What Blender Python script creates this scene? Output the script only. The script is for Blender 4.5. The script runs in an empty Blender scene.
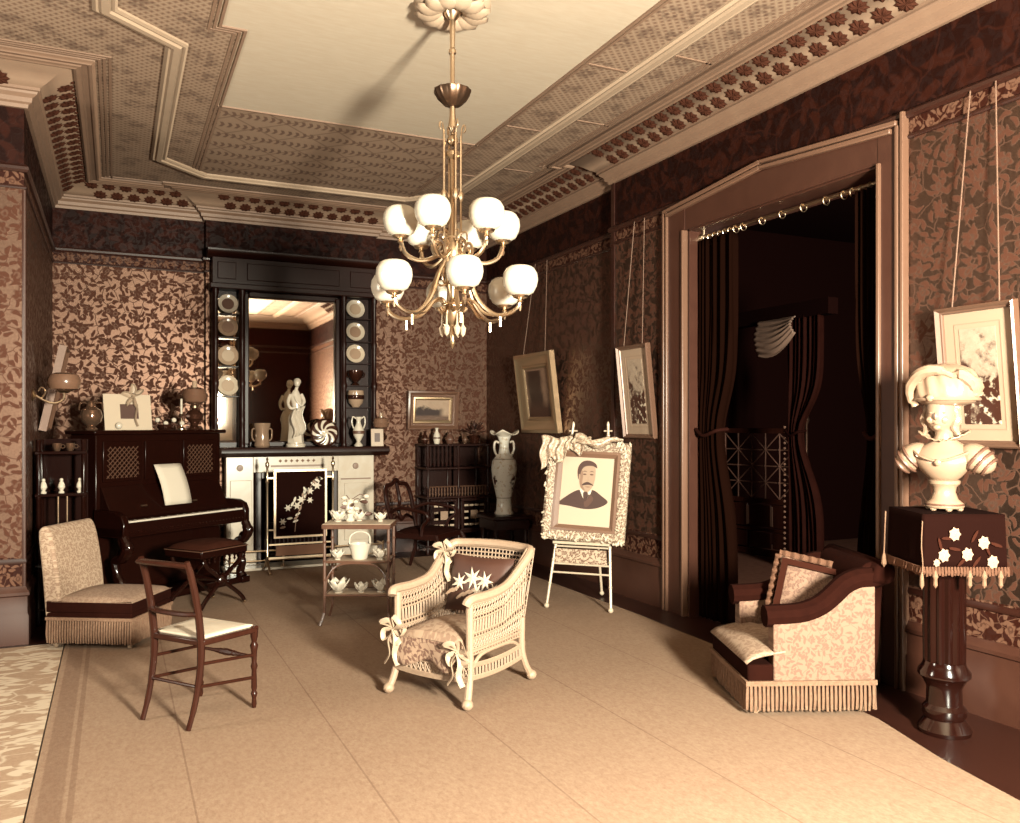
import bpy, math, random
from math import sin, cos, pi, atan2, sqrt, radians as R
from mathutils import Vector, Matrix
random.seed(7)
scene = bpy.context.scene
COL = scene.collection

# ------------------------------------------------------------------ camera
H, F = 1.52, 841.0
YAW = math.atan(395 / 841.0)
cam = bpy.data.cameras.new('camera'); camo = bpy.data.objects.new('camera', cam); COL.objects.link(camo)
camo.location = (0, 0, H); camo.rotation_euler = (R(90), 0, -YAW)
cam.sensor_fit = 'HORIZONTAL'; cam.sensor_width = 36; cam.lens = F / 1020 * 36
cam.shift_y = 12.5 / 1020; cam.clip_start = .05; cam.clip_end = 60
scene.camera = camo

# ------------------------------------------------------------------ world, daylight, added fill lights, exposure
w = bpy.data.worlds.new('world'); scene.world = w; w.use_nodes = True
w.node_tree.nodes['Background'].inputs[0].default_value = (.30, .18, .11, 1)
w.node_tree.nodes['Background'].inputs[1].default_value = .25
def area(name, loc, rot, sx, sy, e, col):
    l = bpy.data.lights.new(name, 'AREA'); l.shape = 'RECTANGLE'; l.size = sx; l.size_y = sy; l.energy = e; l.color = col
    o = bpy.data.objects.new(name, l); COL.objects.link(o); o.location = loc; o.rotation_euler = rot
    return o
# daylight of the tall sash window in the wall behind the camera
area('window_daylight', (1.90, -.66, 1.86), (R(90), 0, 0), .46, .66, 1760, (1, .975, .79))
# unseen side light added to brighten the left floor and wall return
area('side_fill', (-2.5, 4.7, 1.75), (R(90), 0, R(-90)), .8, 1.5, 130, (1, .965, .80))
# unseen light added to brighten the screen and swag beyond the doorway
area('far_room_fill', (4.75, 1.3, 2.2), (R(90), 0, R(-30)), .7, 1.4, 520, (1, .93, .84))
vs = scene.view_settings
vs.view_transform = 'Standard'; vs.look = 'None'; vs.gamma = 1; vs.use_curve_mapping = False
vs.exposure = 0.0

# ------------------------------------------------------------------ sepia colours
_S = [(0, (26, 8, 5)), (.12, (54, 23, 15)), (.3, (96, 60, 46)), (.5, (148, 113, 92)), (.7, (192, 162, 136)), (.85, (222, 200, 175)), (1, (246, 236, 222))]
ALB = .52                         # scales all albedos down to cut bounced light and deepen the shade
def S(v):
    v = max(0, min(1, v))
    for (a, ca), (b, cb) in zip(_S, _S[1:]):
        if v <= b:
            t = (v - a) / (b - a); c = [ca[i] + (cb[i] - ca[i]) * t for i in range(3)]; break
    out = []
    for x in c:
        x /= 255; out.append(ALB * (x / 12.92 if x <= .04045 else ((x + .055) / 1.055) ** 2.4))
    return (*out, 1)

# ------------------------------------------------------------------ node helpers
class NT:
    def __init__(s, name):
        s.m = bpy.data.materials.new(name); s.m.use_nodes = True; s.t = s.m.node_tree
        s.b = s.t.nodes['Principled BSDF']
    def n(s, typ, **k):
        x = s.t.nodes.new('ShaderNode' + typ)
        for a, b in k.items(): setattr(x, a, b)
        return x
    def put(s, sock, v):
        if v is None: return
        if hasattr(v, 'is_output'): s.t.links.new(v, sock)
        else: sock.default_value = v
    def math(s, op, a, b=None, c=None, clamp=False):
        x = s.n('Math', operation=op, use_clamp=clamp)
        for i, v in enumerate((a, b, c)): s.put(x.inputs[i], v)
        return x.outputs[0]
    def vm(s, op, a, b=None):
        x = s.n('VectorMath', operation=op); s.put(x.inputs[0], a)
        if op == 'SCALE': s.put(x.inputs['Scale'], b)
        elif b is not None: s.put(x.inputs[1], b)
        return x.outputs[1] if op == 'LENGTH' else x.outputs[0]
    def sep(s, v):
        x = s.n('SeparateXYZ'); s.put(x.inputs[0], v); return x.outputs
    def comb(s, x=0, y=0, z=0):
        c = s.n('CombineXYZ')
        for i, v in enumerate((x, y, z)): s.put(c.inputs[i], v)
        return c.outputs[0]
    def mix(s, f, a, b):
        x = s.n('Mix', data_type='RGBA'); s.put(x.inputs[0], f); s.put(x.inputs[6], a); s.put(x.inputs[7], b); return x.outputs[2]
    def obj(s): return s.n('TexCoord').outputs['Object']
    def noise(s, vec, scale, detail=3, rough=.55, dist=0):
        x = s.n('TexNoise'); s.put(x.inputs['Vector'], vec); x.inputs['Scale'].default_value = scale
        x.inputs['Detail'].default_value = detail; x.inputs['Roughness'].default_value = rough; x.inputs['Distortion'].default_value = dist
        return x.outputs[0]
    def vor(s, vec, scale, rnd=1., feat='F1', dim='2D'):
        x = s.n('TexVoronoi', voronoi_dimensions=dim, feature=feat); s.put(x.inputs['Vector'], vec)
        x.inputs['Scale'].default_value = scale; x.inputs['Randomness'].default_value = rnd
        return x
    def step(s, a, b, k):           # soft a > b
        return s.math('MULTIPLY_ADD', s.math('SUBTRACT', a, b), k, .5, True)
    def bump(s, h, strength=.3, dist=.01):
        x = s.n('Bump'); x.inputs['Strength'].default_value = strength; x.inputs['Distance'].default_value = dist
        s.put(x.inputs['Height'], h); s.put(s.b.inputs['Normal'], x.outputs[0])
    def out(s, col, rough=.6, metal=0, spec=None):
        s.put(s.b.inputs['Base Color'], col); s.put(s.b.inputs['Roughness'], rough); s.put(s.b.inputs['Metallic'], metal)
        if spec is not None: s.b.inputs['Specular IOR Level'].default_value = spec
        return s.m

def floral(t, vec, k=1., petals=5):
    """scrolling flowers, leaves and vines; vec is 2-D, one flower per unit cell; returns a 0..1 mask"""
    wob = t.n('TexNoise'); t.put(wob.inputs['Vector'], vec); wob.inputs['Scale'].default_value = 1.6
    vec = t.vm('ADD', vec, t.vm('SCALE', t.vm('SUBTRACT', wob.outputs[1], (.5, .5, .5)), .35))
    v = t.vor(vec, 1, .6); d = t.vm('SUBTRACT', vec, v.outputs['Position']); x, y, _ = t.sep(d)
    rn = t.sep(v.outputs['Color'])[0]
    ang = t.math('ARCTAN2', y, x)
    rr = t.math('MULTIPLY_ADD', t.math('COSINE', t.math('MULTIPLY_ADD', ang, petals, t.math('MULTIPLY', rn, 6.28))), .06, .25)
    fl = t.step(rr, v.outputs['Distance'], 14 * k)
    ring = t.step(.045, t.math('ABSOLUTE', t.math('SUBTRACT', v.outputs['Distance'], .105)), 30 * k)
    fl = t.math('MULTIPLY', fl, t.math('MULTIPLY_ADD', ring, -.55, 1))
    v2 = t.vor(t.vm('ADD', vec, (3.3, 1.7, 0)), 2.3, .9)
    p2 = t.vm('SUBTRACT', t.vm('ADD', vec, (3.3, 1.7, 0)), v2.outputs['Position']); x2, y2, _ = t.sep(p2)
    a2 = t.math('MULTIPLY', t.sep(v2.outputs['Color'])[1], 6.28)
    ca, sa = t.math('COSINE', a2), t.math('SINE', a2)
    xr = t.math('ADD', t.math('MULTIPLY', x2, ca), t.math('MULTIPLY', y2, sa))
    yr = t.math('SUBTRACT', t.math('MULTIPLY', y2, ca), t.math('MULTIPLY', x2, sa))
    yr = t.math('ADD', yr, t.math('MULTIPLY', t.math('MULTIPLY', xr, xr), 1.4))
    e = t.math('ADD', t.math('POWER', t.math('DIVIDE', xr, .23), 2), t.math('POWER', t.math('DIVIDE', yr, .09), 2))
    lf = t.step(1, e, 1.5 * k)
    ed = t.vor(t.vm('ADD', vec, (.5, .4, 0)), 1.25, .9, 'DISTANCE_TO_EDGE').outputs['Distance']
    vn = t.math('MULTIPLY', t.step(.022, ed, 30 * k), .8)
    return t.math('MAXIMUM', t.math('MAXIMUM', fl, lf), vn)

_mats = {}
def mat(name, v, rough=.5, metal=0, var=.0, nscale=8, bump=0, bscale=40, spec=None):
    if spec is None and rough >= .8: spec = .03
    """plain material of sepia value v with a little grain"""
    if name in _mats: return _mats[name]
    t = NT(name); o = t.obj(); col = S(v) if not isinstance(v, tuple) else v
    if var:
        col = t.mix(t.noise(o, nscale, 4), S(v - var), S(v + var))
    if bump: t.bump(t.noise(o, bscale, 3), bump, .004)
    _mats[name] = t.out(col, rough, metal, spec); return _mats[name]
def wood(name, v, rough=.3, axis=2):
    if name in _mats: return _mats[name]
    t = NT(name); o = t.obj(); sc = [22, 22, 22]; sc[axis] = 1.5
    g = t.noise(t.vm('MULTIPLY', o, tuple(sc)), 1.0, 4, .6, .6)
    _mats[name] = t.out(t.mix(g, S(v * .6), S(v * 1.35)), rough, 0, .15); return _mats[name]
def floralmat(name, a, b, cell, axes=(0, 2), rough=.8, metal=0, ma=None, petals=5, bump=0):
    """fabric or paper: ground a, motif b, flower spacing cell in metres"""
    if name in _mats: return _mats[name]
    t = NT(name); c = t.sep(t.obj()); h_ = t.math('ADD', c[axes[0]], t.math('MULTIPLY', c[1], .8)) if axes == (0, 2) else c[axes[0]]
    v = t.vm('SCALE', t.comb(h_, c[axes[1]], 0), 1 / cell)
    m = floral(t, v, 1, petals)
    if bump: t.bump(m, bump, .004)
    _mats[name] = t.out(t.mix(m, S(a), S(b)), rough, metal); return _mats[name]

# ------------------------------------------------------------------ mesh helpers
def catmull(pts, n=6, closed=False):
    pts = [Vector(p) for p in pts]; N = len(pts); out = []
    rng = range(N) if closed else range(N - 1)
    for i in rng:
        if closed: a, b, c, d = pts[i - 1], pts[i], pts[(i + 1) % N], pts[(i + 2) % N]
        else: a, b, c, d = pts[max(i - 1, 0)], pts[i], pts[i + 1], pts[min(i + 2, N - 1)]
        for k in range(n):
            t = k / n
            out.append(.5 * ((2 * b) + (c - a) * t + (2 * a - 5 * b + 4 * c - d) * t * t + (3 * b - a - 3 * c + d) * t ** 3))
    if not closed: out.append(pts[-1])
    return out
class MB:
    def __init__(s): s.v = []; s.f = []
    def add(s, vs, fs, M=None):
        k = len(s.v)
        s.v += [tuple(M @ Vector(p)) if M else tuple(p) for p in vs]; s.f += [tuple(k + i for i in f) for f in fs]; return s
    def box(s, x0, x1, y0, y1, z0, z1, M=None):
        vs = [(x, y, z) for z in (z0, z1) for y in (y0, y1) for x in (x0, x1)]
        return s.add(vs, [(0, 2, 3, 1), (4, 5, 7, 6), (0, 1, 5, 4), (2, 6, 7, 3), (0, 4, 6, 2), (1, 3, 7, 5)], M)
    def cbox(s, c, d, M=None): return s.box(c[0] - d[0] / 2, c[0] + d[0] / 2, c[1] - d[1] / 2, c[1] + d[1] / 2, c[2] - d[2] / 2, c[2] + d[2] / 2, M)
    def tube(s, pts, r, seg=8, closed=False, M=None, flat=1.):
        pts = [Vector(p) for p in pts]; n = len(pts)
        rs = [r] * n if not hasattr(r, '__len__') else [r[min(int(i * len(r) / n), len(r) - 1)] if len(r) != n else r[i] for i in range(n)]
        vs = []; up = None
        for i, p in enumerate(pts):
            a = pts[i - 1] if (i or closed) else p; b = pts[(i + 1) % n] if (i < n - 1 or closed) else p
            d = (b - a); d = d.normalized() if d.length > 1e-9 else Vector((0, 0, 1))
            if up is None: up = Vector((0, 0, 1)) if abs(d.z) < .9 else Vector((1, 0, 0))
            x = d.cross(up)
            if x.length < 1e-6: x = d.orthogonal()
            x.normalize(); y = x.cross(d).normalized(); up = y
            for k in range(seg):
                t = 2 * pi * k / seg; vs.append(p + x * cos(t) * rs[i] + y * sin(t) * rs[i] * flat)
        fs = []; m = n if closed else n - 1
        for i in range(m):
            j = (i + 1) % n
            for k in range(seg): l = (k + 1) % seg; fs.append((i * seg + k, i * seg + l, j * seg + l, j * seg + k))
        if not closed: fs += [tuple(range(seg))[::-1], tuple((n - 1) * seg + k for k in range(seg))]
        return s.add(vs, fs, M)
    def lathe(s, prof, seg=16, c=(0, 0, 0), M=None, flute=0, fn=12, sq=None):
        vs = []; n = len(prof)
        for r, z in prof:
            for k in range(seg):
                t = 2 * pi * k / seg; q = r * (1 + flute * cos(fn * t))
                vs.append((c[0] + q * cos(t), c[1] + q * sin(t), c[2] + z))
        fs = [(i * seg + k, i * seg + (k + 1) % seg, (i + 1) * seg + (k + 1) % seg, (i + 1) * seg + k) for i in range(n - 1) for k in range(seg)]
        fs += [tuple(range(seg))[::-1], tuple((n - 1) * seg + k for k in range(seg))]
        return s.add(vs, fs, M)
    def ball(s, c, r, seg=12, rings=8, M=None):
        if not hasattr(r, '__len__'): r = (r, r, r)
        vs = []
        for i in range(rings + 1):
            a = pi * i / rings
            for k in range(seg):
                t = 2 * pi * k / seg; q = max(sin(a), 1e-3)
                vs.append((c[0] + r[0] * q * cos(t), c[1] + r[1] * q * sin(t), c[2] - r[2] * cos(a)))
        fs = [(i * seg + k, i * seg + (k + 1) % seg, (i + 1) * seg + (k + 1) % seg, (i + 1) * seg + k) for i in range(rings) for k in range(seg)]
        return s.add(vs, fs, M)
    def prism(s, poly, a, b, axes='xz', M=None):
        """poly in the plane of axes, extruded from a to b along the third axis"""
        n = len(poly)
        def P(p, t): return {'xz': (p[0], t, p[1]), 'xy': (p[0], p[1], t), 'yz': (t, p[0], p[1])}[axes]
        vs = [P(p, a) for p in poly] + [P(p, b) for p in poly]
        fs = [tuple(range(n)), tuple(range(n, 2 * n))[::-1]] + [(i, n + i, n + (i + 1) % n, (i + 1) % n) for i in range(n)]
        return s.add(vs, fs, M)
    def grid(s, fn, nu, nv, M=None):
        vs = [fn(i / nu, j / nv) for j in range(nv + 1) for i in range(nu + 1)]
        fs = [(j * (nu + 1) + i, j * (nu + 1) + i + 1, (j + 1) * (nu + 1) + i + 1, (j + 1) * (nu + 1) + i) for j in range(nv) for i in range(nu)]
        return s.add(vs, fs, M)
    def sweep(s, path, prof, closed=False):
        """profile [(offset to the left of the path, z)] swept along a 2-D path with mitres"""
        n = len(path); P = [Vector((p[0], p[1])) for p in path]; m = len(prof); vs = []
        for i in range(n):
            d0 = (P[i] - P[i - 1]).normalized() if (i or closed) else None
            d1 = (P[(i + 1) % n] - P[i]).normalized() if (i < n - 1 or closed) else None
            d0 = d0 or d1; d1 = d1 or d0
            n0, n1 = Vector((-d0.y, d0.x)), Vector((-d1.y, d1.x)); b = n0 + n1; b = b / max(b.dot(n0), .2)
            for o, z in prof: vs.append((P[i].x + b.x * o, P[i].y + b.y * o, z))
        fs = []
        for i in range(n if closed else n - 1):
            j = (i + 1) % n
            for k in range(m): l = (k + 1) % m; fs.append((i * m + k, j * m + k, j * m + l, i * m + l))
        if not closed: fs += [tuple(range(m)), tuple((n - 1) * m + k for k in range(m))[::-1]]
        return s.add(vs, fs)
    def flower(s, c, r, n=6, M=None, dz=.006, inner=.35):
        """flat-backed flower in the x-z plane facing -y"""
        vs = [(c[0], c[1] - dz, c[2])]
        for k in range(2 * n):
            t = pi * k / n; q = r if k % 2 == 0 else r * (inner + .25)
            vs.append((c[0] + q * cos(t), c[1], c[2] + q * sin(t)))
        fs = [(0, 1 + (k + 1) % (2 * n), 1 + k) for k in range(2 * n)]
        return s.add(vs, fs, M)
    def build(s, name, m=None, parent=None, smooth=True, bevel=0, bseg=2, sharp=35, solid=0, sub=0):
        me = bpy.data.meshes.new(name); me.from_pydata(s.v, [], s.f); me.validate(); me.update()
        import bmesh
        bm = bmesh.new(); bm.from_mesh(me); bmesh.ops.recalc_face_normals(bm, faces=bm.faces); bm.to_mesh(me); bm.free()
        if smooth:
            me.shade_smooth(); me.set_sharp_from_angle(angle=R(sharp))
        if m: me.materials.append(m)
        o = bpy.data.objects.new(name, me); COL.objects.link(o)
        if parent: o.parent = parent
        if solid: q = o.modifiers.new('thickness', 'SOLIDIFY'); q.thickness = solid; q.offset = 0
        if bevel: q = o.modifiers.new('edge', 'BEVEL'); q.width = bevel; q.segments = bseg; q.limit_method = 'ANGLE'; q.angle_limit = R(40)
        if sub: q = o.modifiers.new('round', 'SUBSURF'); q.levels = sub; q.render_levels = sub
        return o
def tag(o, label, cat, group=None):
    o['label'] = label; o['category'] = cat
    if group: o['group'] = group
    return o
def thing(name, label, cat, loc=(0, 0, 0), rz=0, group=None, rx=0):
    o = bpy.data.objects.new(name, None); COL.objects.link(o); o.empty_display_size = .1
    o.location = loc; o.rotation_euler = (rx, 0, rz); return tag(o, label, cat, group)
def struct(o): o['kind'] = 'structure'; return o
def dup(o, parent=None, loc=None, rot=None):
    c = o.copy(); COL.objects.link(c); c.parent = parent
    if loc is not None: c.location = loc
    if rot is not None: c.rotation_euler = rot
    for ch in list(o.children): dup(ch, c)
    return c
def ring_pts(c, r, n=24, axis='y', a0=0, a1=2 * pi):
    out = []
    for k in range(n):
        t = a0 + (a1 - a0) * k / (n if abs(a1 - a0 - 2 * pi) < 1e-6 else n - 1)
        out.append({'y': (c[0] + r * cos(t), c[1], c[2] + r * sin(t)), 'z': (c[0] + r * cos(t), c[1] + r * sin(t), c[2]), 'x': (c[0], c[1] + r * cos(t), c[2] + r * sin(t))}[axis])
    return out
# ================================================================== materials of the setting
def wall_material(name, ax):
    t = NT(name); c = t.sep(t.obj()); h, z = c[ax], c[2]
    v = t.vm('SCALE', t.comb(h, z, 0), 1 / .155)
    m = floral(t, v)
    gilt = t.noise(t.comb(h, z, 0), 60, 2)
    # body paper: gilt ground, matt printed motif
    ground = t.mix(gilt, (.070, .037, .026, 1), (.126, .074, .053, 1)); motif = S(.275)
    body = t.mix(m, ground, motif)
    # scroll frieze above the picture rail and narrow borders
    m2 = floral(t, t.vm('SCALE', t.comb(h, z, 0), 1 / .36), 1, 4)
    frieze = t.mix(m2, S(.04), S(.12))
    m3 = floral(t, t.vm('SCALE', t.comb(h, z, 0), 1 / .11), 1, 4)
    bord = t.mix(m3, S(.13), S(.38))
    isf = t.math('GREATER_THAN', z, 3.27)
    isb = t.math('LESS_THAN', z, .60)
    isb2 = t.math('MULTIPLY', t.math('GREATER_THAN', z, 3.16), t.math('SUBTRACT', 1, isf))
    isb = t.math('MAXIMUM', isb, isb2)
    col = t.mix(isf, t.mix(isb, body, bord), frieze)
    met = t.math('MULTIPLY', t.math('SUBTRACT', 1, t.math('MAXIMUM', isf, isb)), t.math('MULTIPLY_ADD', m, -.95, .95))
    rough = t.math('MULTIPLY_ADD', m, .33, .455)
    t.bump(m, .25, .003)
    return t.out(col, rough, met, .08)
M_wall_x = wall_material('floral_wallpaper_across', 0)
M_wall_y = wall_material('floral_wallpaper_along', 1)
M_lowbounce = mat('low_bounce_wall', .10, .9, var=.03)  # unseen near walls kept dark to hold down bounced light
M_trim = mat('painted_trim', .22, .38, var=.04)
M_trimd = mat('dark_painted_trim', .13, .35, var=.03)
M_plaster = mat('pale_plaster', .70, .7, var=.03)
M_corn = mat('cornice_plaster', .52, .6, var=.04)
M_dark = wood('dark_wood', .07, .36)
M_darkx = wood('dark_wood_across', .07, .36, 0)
M_ebony = wood('ebonised_wood', .03, .16)
M_midw = wood('walnut', .15, .25)
M_gold = mat('gilt', (.42, .29, .18, 1), .38, .85)
M_brass = mat('brass', (.56, .42, .29, 1), .28, 1.0)
M_white = mat('white_porcelain', .93, .18)
M_cream = mat('cream_paper', .93, .8)
M_black = mat('soot_black', .02, .9)
M_mirror = mat('mirror_glass', (.72, .62, .52, 1), .02, 1.0)
M_marble = None
t = NT('white_marble'); o_ = t.obj()
M_marble = t.out(t.mix(t.noise(o_, 5, 6, .6, 1.2), S(.82), S(.97)), .22)
t = NT('dark_floorboards'); o_ = t.obj()
M_floor = t.out(t.mix(t.noise(t.vm('MULTIPLY', o_, (18, 1.2, 1)), 1, 4), S(.07), S(.16)), .35)
def carpet_material():
    t = NT('woven_carpet'); o = t.obj(); x, y, z = t.sep(o)
    n1 = t.noise(t.vm('MULTIPLY', o, (1, .55, 1)), 60, 5, .7)
    n2 = t.noise(o, 5, 3)
    base = t.mix(n1, S(.40), S(.72)); base = t.mix(t.math('MULTIPLY', n2, .5), base, S(.54))
    # woven seams between the strips, 0.69 m apart
    fr = t.math('FRACT', t.math('DIVIDE', t.math('ADD', x, .06), .69))
    seam = t.step(.006, t.math('ABSOLUTE', t.math('SUBTRACT', fr, .5)), 300)
    base = t.mix(t.math('MULTIPLY', seam, .35), base, S(.3))
    # border stripes at the left edge
    b1 = t.step(.045, t.math('ABSOLUTE', t.math('SUBTRACT', x, -.235)), 120)
    b2 = t.step(.012, t.math('ABSOLUTE', t.math('SUBTRACT', x, -.16)), 220)
    base = t.mix(t.math('MULTIPLY', t.math('MAXIMUM', b1, b2), .32), base, S(.3))
    t.bump(n1, .5, .004)
    return t.out(base, .95, 0, .1)
M_carpet = carpet_material()
def matting_material():
    t = NT('figured_matting'); o = t.obj()
    m = floral(t, t.vm('MULTIPLY', o, (2.6, 5.5, 1)), 1, 4)
    n = t.noise(o, 70, 3)
    return t.out(t.mix(m, t.mix(n, S(.56), S(.70)), S(.82)), .9, 0, .1)
M_matting = matting_material()

# ceiling papers
def diaper_material(name, a, b, ang=0., blotch=.5):
    t = NT(name); o = t.obj(); x, y, z = t.sep(o)
    u = t.math('MULTIPLY', t.math('ADD', x, y), 6.28 / .06); v = t.math('MULTIPLY', t.math('SUBTRACT', x, y), 6.28 / .06)
    p = t.math('MAXIMUM', t.math('SINE', u), t.math('SINE', v))
    q = t.vor(t.comb(x, y, 0), 4.2, .7); bl = t.step(.33, q.outputs['Distance'], 5)
    nz = t.noise(o, 18, 3); bl = t.math('MULTIPLY', bl, t.step(nz, .48, 8))
    c = t.mix(t.math('MULTIPLY_ADD', p, .5, .5, True), S(a), S(b))
    return t.out(t.mix(t.math('MULTIPLY', bl, blotch), c, S(a - .22)), .7)
M_diaper = diaper_material('diaper_ceiling_paper', .42, .66)
def key_material():
    t = NT('zigzag_ceiling_paper'); o = t.obj(); x, y, z = t.sep(o)
    # rows of chevron twists broken by crosses
    row = t.math('FRACT', t.math('DIVIDE', y, .26)); ry = t.math('ABSOLUTE', t.math('SUBTRACT', row, .5))
    tw = t.math('SINE', t.math('ADD', t.math('MULTIPLY', x, 105), t.math('MULTIPLY', ry, 9)))
    band = t.step(.22, ry, 14)
    dx = t.math('ABSOLUTE', t.math('SUBTRACT', t.math('FRACT', t.math('DIVIDE', t.math('ADD', x, y), .42)), .5))
    dy = t.math('ABSOLUTE', t.math('SUBTRACT', t.math('FRACT', t.math('DIVIDE', t.math('SUBTRACT', x, y), .42)), .5))
    dia = t.math('MAXIMUM', t.step(.03, dx, 60), t.step(.03, dy, 60))
    m = t.math('MAXIMUM', t.math('MULTIPLY', t.math('MULTIPLY', band, t.step(tw, .1, 2)), .8), t.math('MULTIPLY', dia, .55))
    return t.out(t.mix(m, S(.62), S(.34)), .7)
M_key = key_material()
t = NT('plain_ceiling_paper'); o_ = t.obj()
M_ceil = t.out(t.mix(t.noise(t.vm('MULTIPLY', o_, (1, 5, 1)), 9, 4), S(.78), S(.88)), .8)

# ================================================================== the room shell
XR, XF, YB, XL, YP, YF, XW, ZC = 4.10, 4.20, 9.63, -.57, 6.70, -.75, -2.6, 3.95
YS = 6.54                       # where the right wall sets back
YB2 = 9.53                      # face of the chimney breast
CB0, CB1 = .88, 2.75
OY0, OY1, OZ = 3.58, 5.40, 3.05  # doorway
RX1 = 9.2                       # far side of the room beyond

struct(MB().box(XW - .2, RX1 + .2, YF - .2, YB + .2, -.1, 0).build('floor', M_floor, smooth=False))
struct(MB().box(XW - .2, RX1 + .2, YF - .2, YB + .2, ZC, ZC + .12).build('ceiling', M_ceil, smooth=False))
ceil = bpy.data.objects['ceiling']
struct(MB().box(XL - .15, XF + .2, YB, YB + .15, 0, ZC).build('wall_back', M_wall_x, smooth=False))
cbm = MB()                      # chimney breast with the firebox left open
FO0, FO1, FOZ = 1.35, 2.24, 1.0
cbm.box(CB0, FO0, YB2, YB, 0, ZC).box(FO1, CB1, YB2, YB, 0, ZC).box(FO0, FO1, YB2, YB, FOZ, ZC)
struct(cbm.build('wall_chimney_breast', M_wall_x, smooth=False))
struct(MB().box(XL - .15, XL, YP + .03, YB, 0, ZC).build('wall_left', M_wall_y, smooth=False))
struct(MB().box(XW, XL, YP, YP + .03, 0, ZC).build('wall_left_return', M_wall_x, smooth=False))
struct(MB().box(XW - .15, XW, YF, YP + .15, 0, ZC).build('wall_left_near', M_lowbounce, smooth=False))
wr = MB().box(XR, XR + .3, YF, OY0, 0, ZC).box(XR, XR + .3, OY1, YS, 0, ZC).box(XR, XR + .3, OY0, OY1, OZ, ZC).box(XF, XF + .2, YS, YB, 0, ZC)
struct(wr.build('wall_right', M_wall_y, smooth=False))
# wall behind the camera with its sash window
WX0, WX1, WZ0, WZ1 = 1.50, 2.40, 1.15, 2.57
wf = MB().box(XW, WX0, YF - .15, YF, 0, ZC).box(WX1, XR, YF - .15, YF, 0, ZC).box(WX0, WX1, YF - .15, YF, 0, WZ0).box(WX0, WX1, YF - .15, YF, WZ1, ZC)
struct(wf.build('wall_front', M_lowbounce, smooth=False))
wn = struct(MB().box(WX0 - .1, WX0, YF, YF + .04, WZ0 - .1, WZ1 + .1).box(WX1, WX1 + .1, YF, YF + .04, WZ0 - .1, WZ1 + .1).box(WX0, WX1, YF, YF + .04, WZ1, WZ1 + .1).box(WX0, WX1, YF, YF + .05, WZ0 - .1, WZ0).build('window_1', M_trim, bevel=.006))
pane = MB().box(WX0, WX1, YF - .1, YF - .09, WZ0, WZ1).build('pane', mat('window_pane', .9, .1), wn)
wl = struct(MB().box(XW, XW + .04, 4.2, 4.3, .9, 2.6).box(XW, XW + .04, 5.1, 5.2, .9, 2.6).box(XW, XW + .04, 4.3, 5.1, 2.5, 2.6).box(XW, XW + .05, 4.3, 5.1, .9, 1.0).build('side_fill_window', M_trim, bevel=.006))  # window frame added around the side fill light
MB().box(XW, XW + .01, 4.3, 5.1, 1.0, 2.5).build('pane', mat('window_pane', .9, .1), wl)
# room beyond the doorway
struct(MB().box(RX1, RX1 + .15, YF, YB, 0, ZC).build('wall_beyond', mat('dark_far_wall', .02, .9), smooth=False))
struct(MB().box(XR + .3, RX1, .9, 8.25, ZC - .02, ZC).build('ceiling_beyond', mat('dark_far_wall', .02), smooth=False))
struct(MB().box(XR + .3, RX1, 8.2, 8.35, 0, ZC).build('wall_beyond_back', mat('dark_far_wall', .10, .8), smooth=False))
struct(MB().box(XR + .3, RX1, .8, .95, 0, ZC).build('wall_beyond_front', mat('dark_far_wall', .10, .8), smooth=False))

# ---- interior outline, anticlockwise
RING = [(XR, YF), (XR, YS), (XF, YS), (XF, YB), (CB1, YB), (CB1, YB2), (CB0, YB2), (CB0, YB), (XL, YB), (XL, YP), (XW, YP), (XW, YF)]
TN = [0]
def trim(mb, m, **k):
    TN[0] += 1; return struct(mb.build('trim_%d' % TN[0], m, **k))
crown = trim(MB().sweep(RING, [(0, 3.70), (.025, 3.70), (.03, 3.725), (.05, 3.735), (.055, 3.765), (.085, 3.785), (.09, 3.80), (.105, 3.805), (.105, 3.825), (.0, 3.825)], True), M_corn)
cove = trim(MB().sweep(RING, [(0, 3.82), (.10, 3.822), (.15, 3.85), (.22, 3.90), (.31, 3.935), (.33, 3.95), (0, 3.95)], True), mat('cove_plaster', .58, .7, var=.04))
cmould = trim(MB().sweep(RING, [(.315, 3.95), (.315, 3.918), (.33, 3.908), (.345, 3.918), (.36, 3.918), (.37, 3.926), (.40, 3.926), (.41, 3.916), (.425, 3.916), (.435, 3.928), (.45, 3.935), (.45, 3.95)], True), M_corn)
# raised flower rosettes along the cove
ros_m = mat('rosette_plaster', .22, .9)
rp = MB(); n = 9
vs = [(0, 0, .012)]
for k in range(2 * n):
    a = pi * k / n; q = .068 if k % 2 == 0 else .05
    vs.append((q * cos(a), q * sin(a), .004))
for k in range(2 * n):
    a = pi * k / n; q = .034; vs.append((q * cos(a), q * sin(a), .016 if k % 2 == 0 else .008))
m_ = 2 * n
rp.add(vs, [(1 + k, 1 + (k + 1) % m_, 1 + m_ + (k + 1) % m_, 1 + m_ + k) for k in range(m_)] + [(0, 1 + m_ + k, 1 + m_ + (k + 1) % m_) for k in range(m_)])
ros = rp.build('rosette', ros_m, cove, smooth=False); ros_used = [False]
bd = MB().lathe([(.003, .012), (.014, .008), (.016, 0)], 7).build('bead', ros_m, cove, smooth=False); bd_used = [False]
def put(o, used, loc, nrm):
    q = Vector(nrm).to_track_quat('Z', 'Y')
    if not used[0]: used[0] = True; c = o
    else: c = o.copy(); COL.objects.link(c); c.parent = cove
    c.rotation_mode = 'QUATERNION'; c.rotation_quaternion = q; c.location = loc
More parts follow.
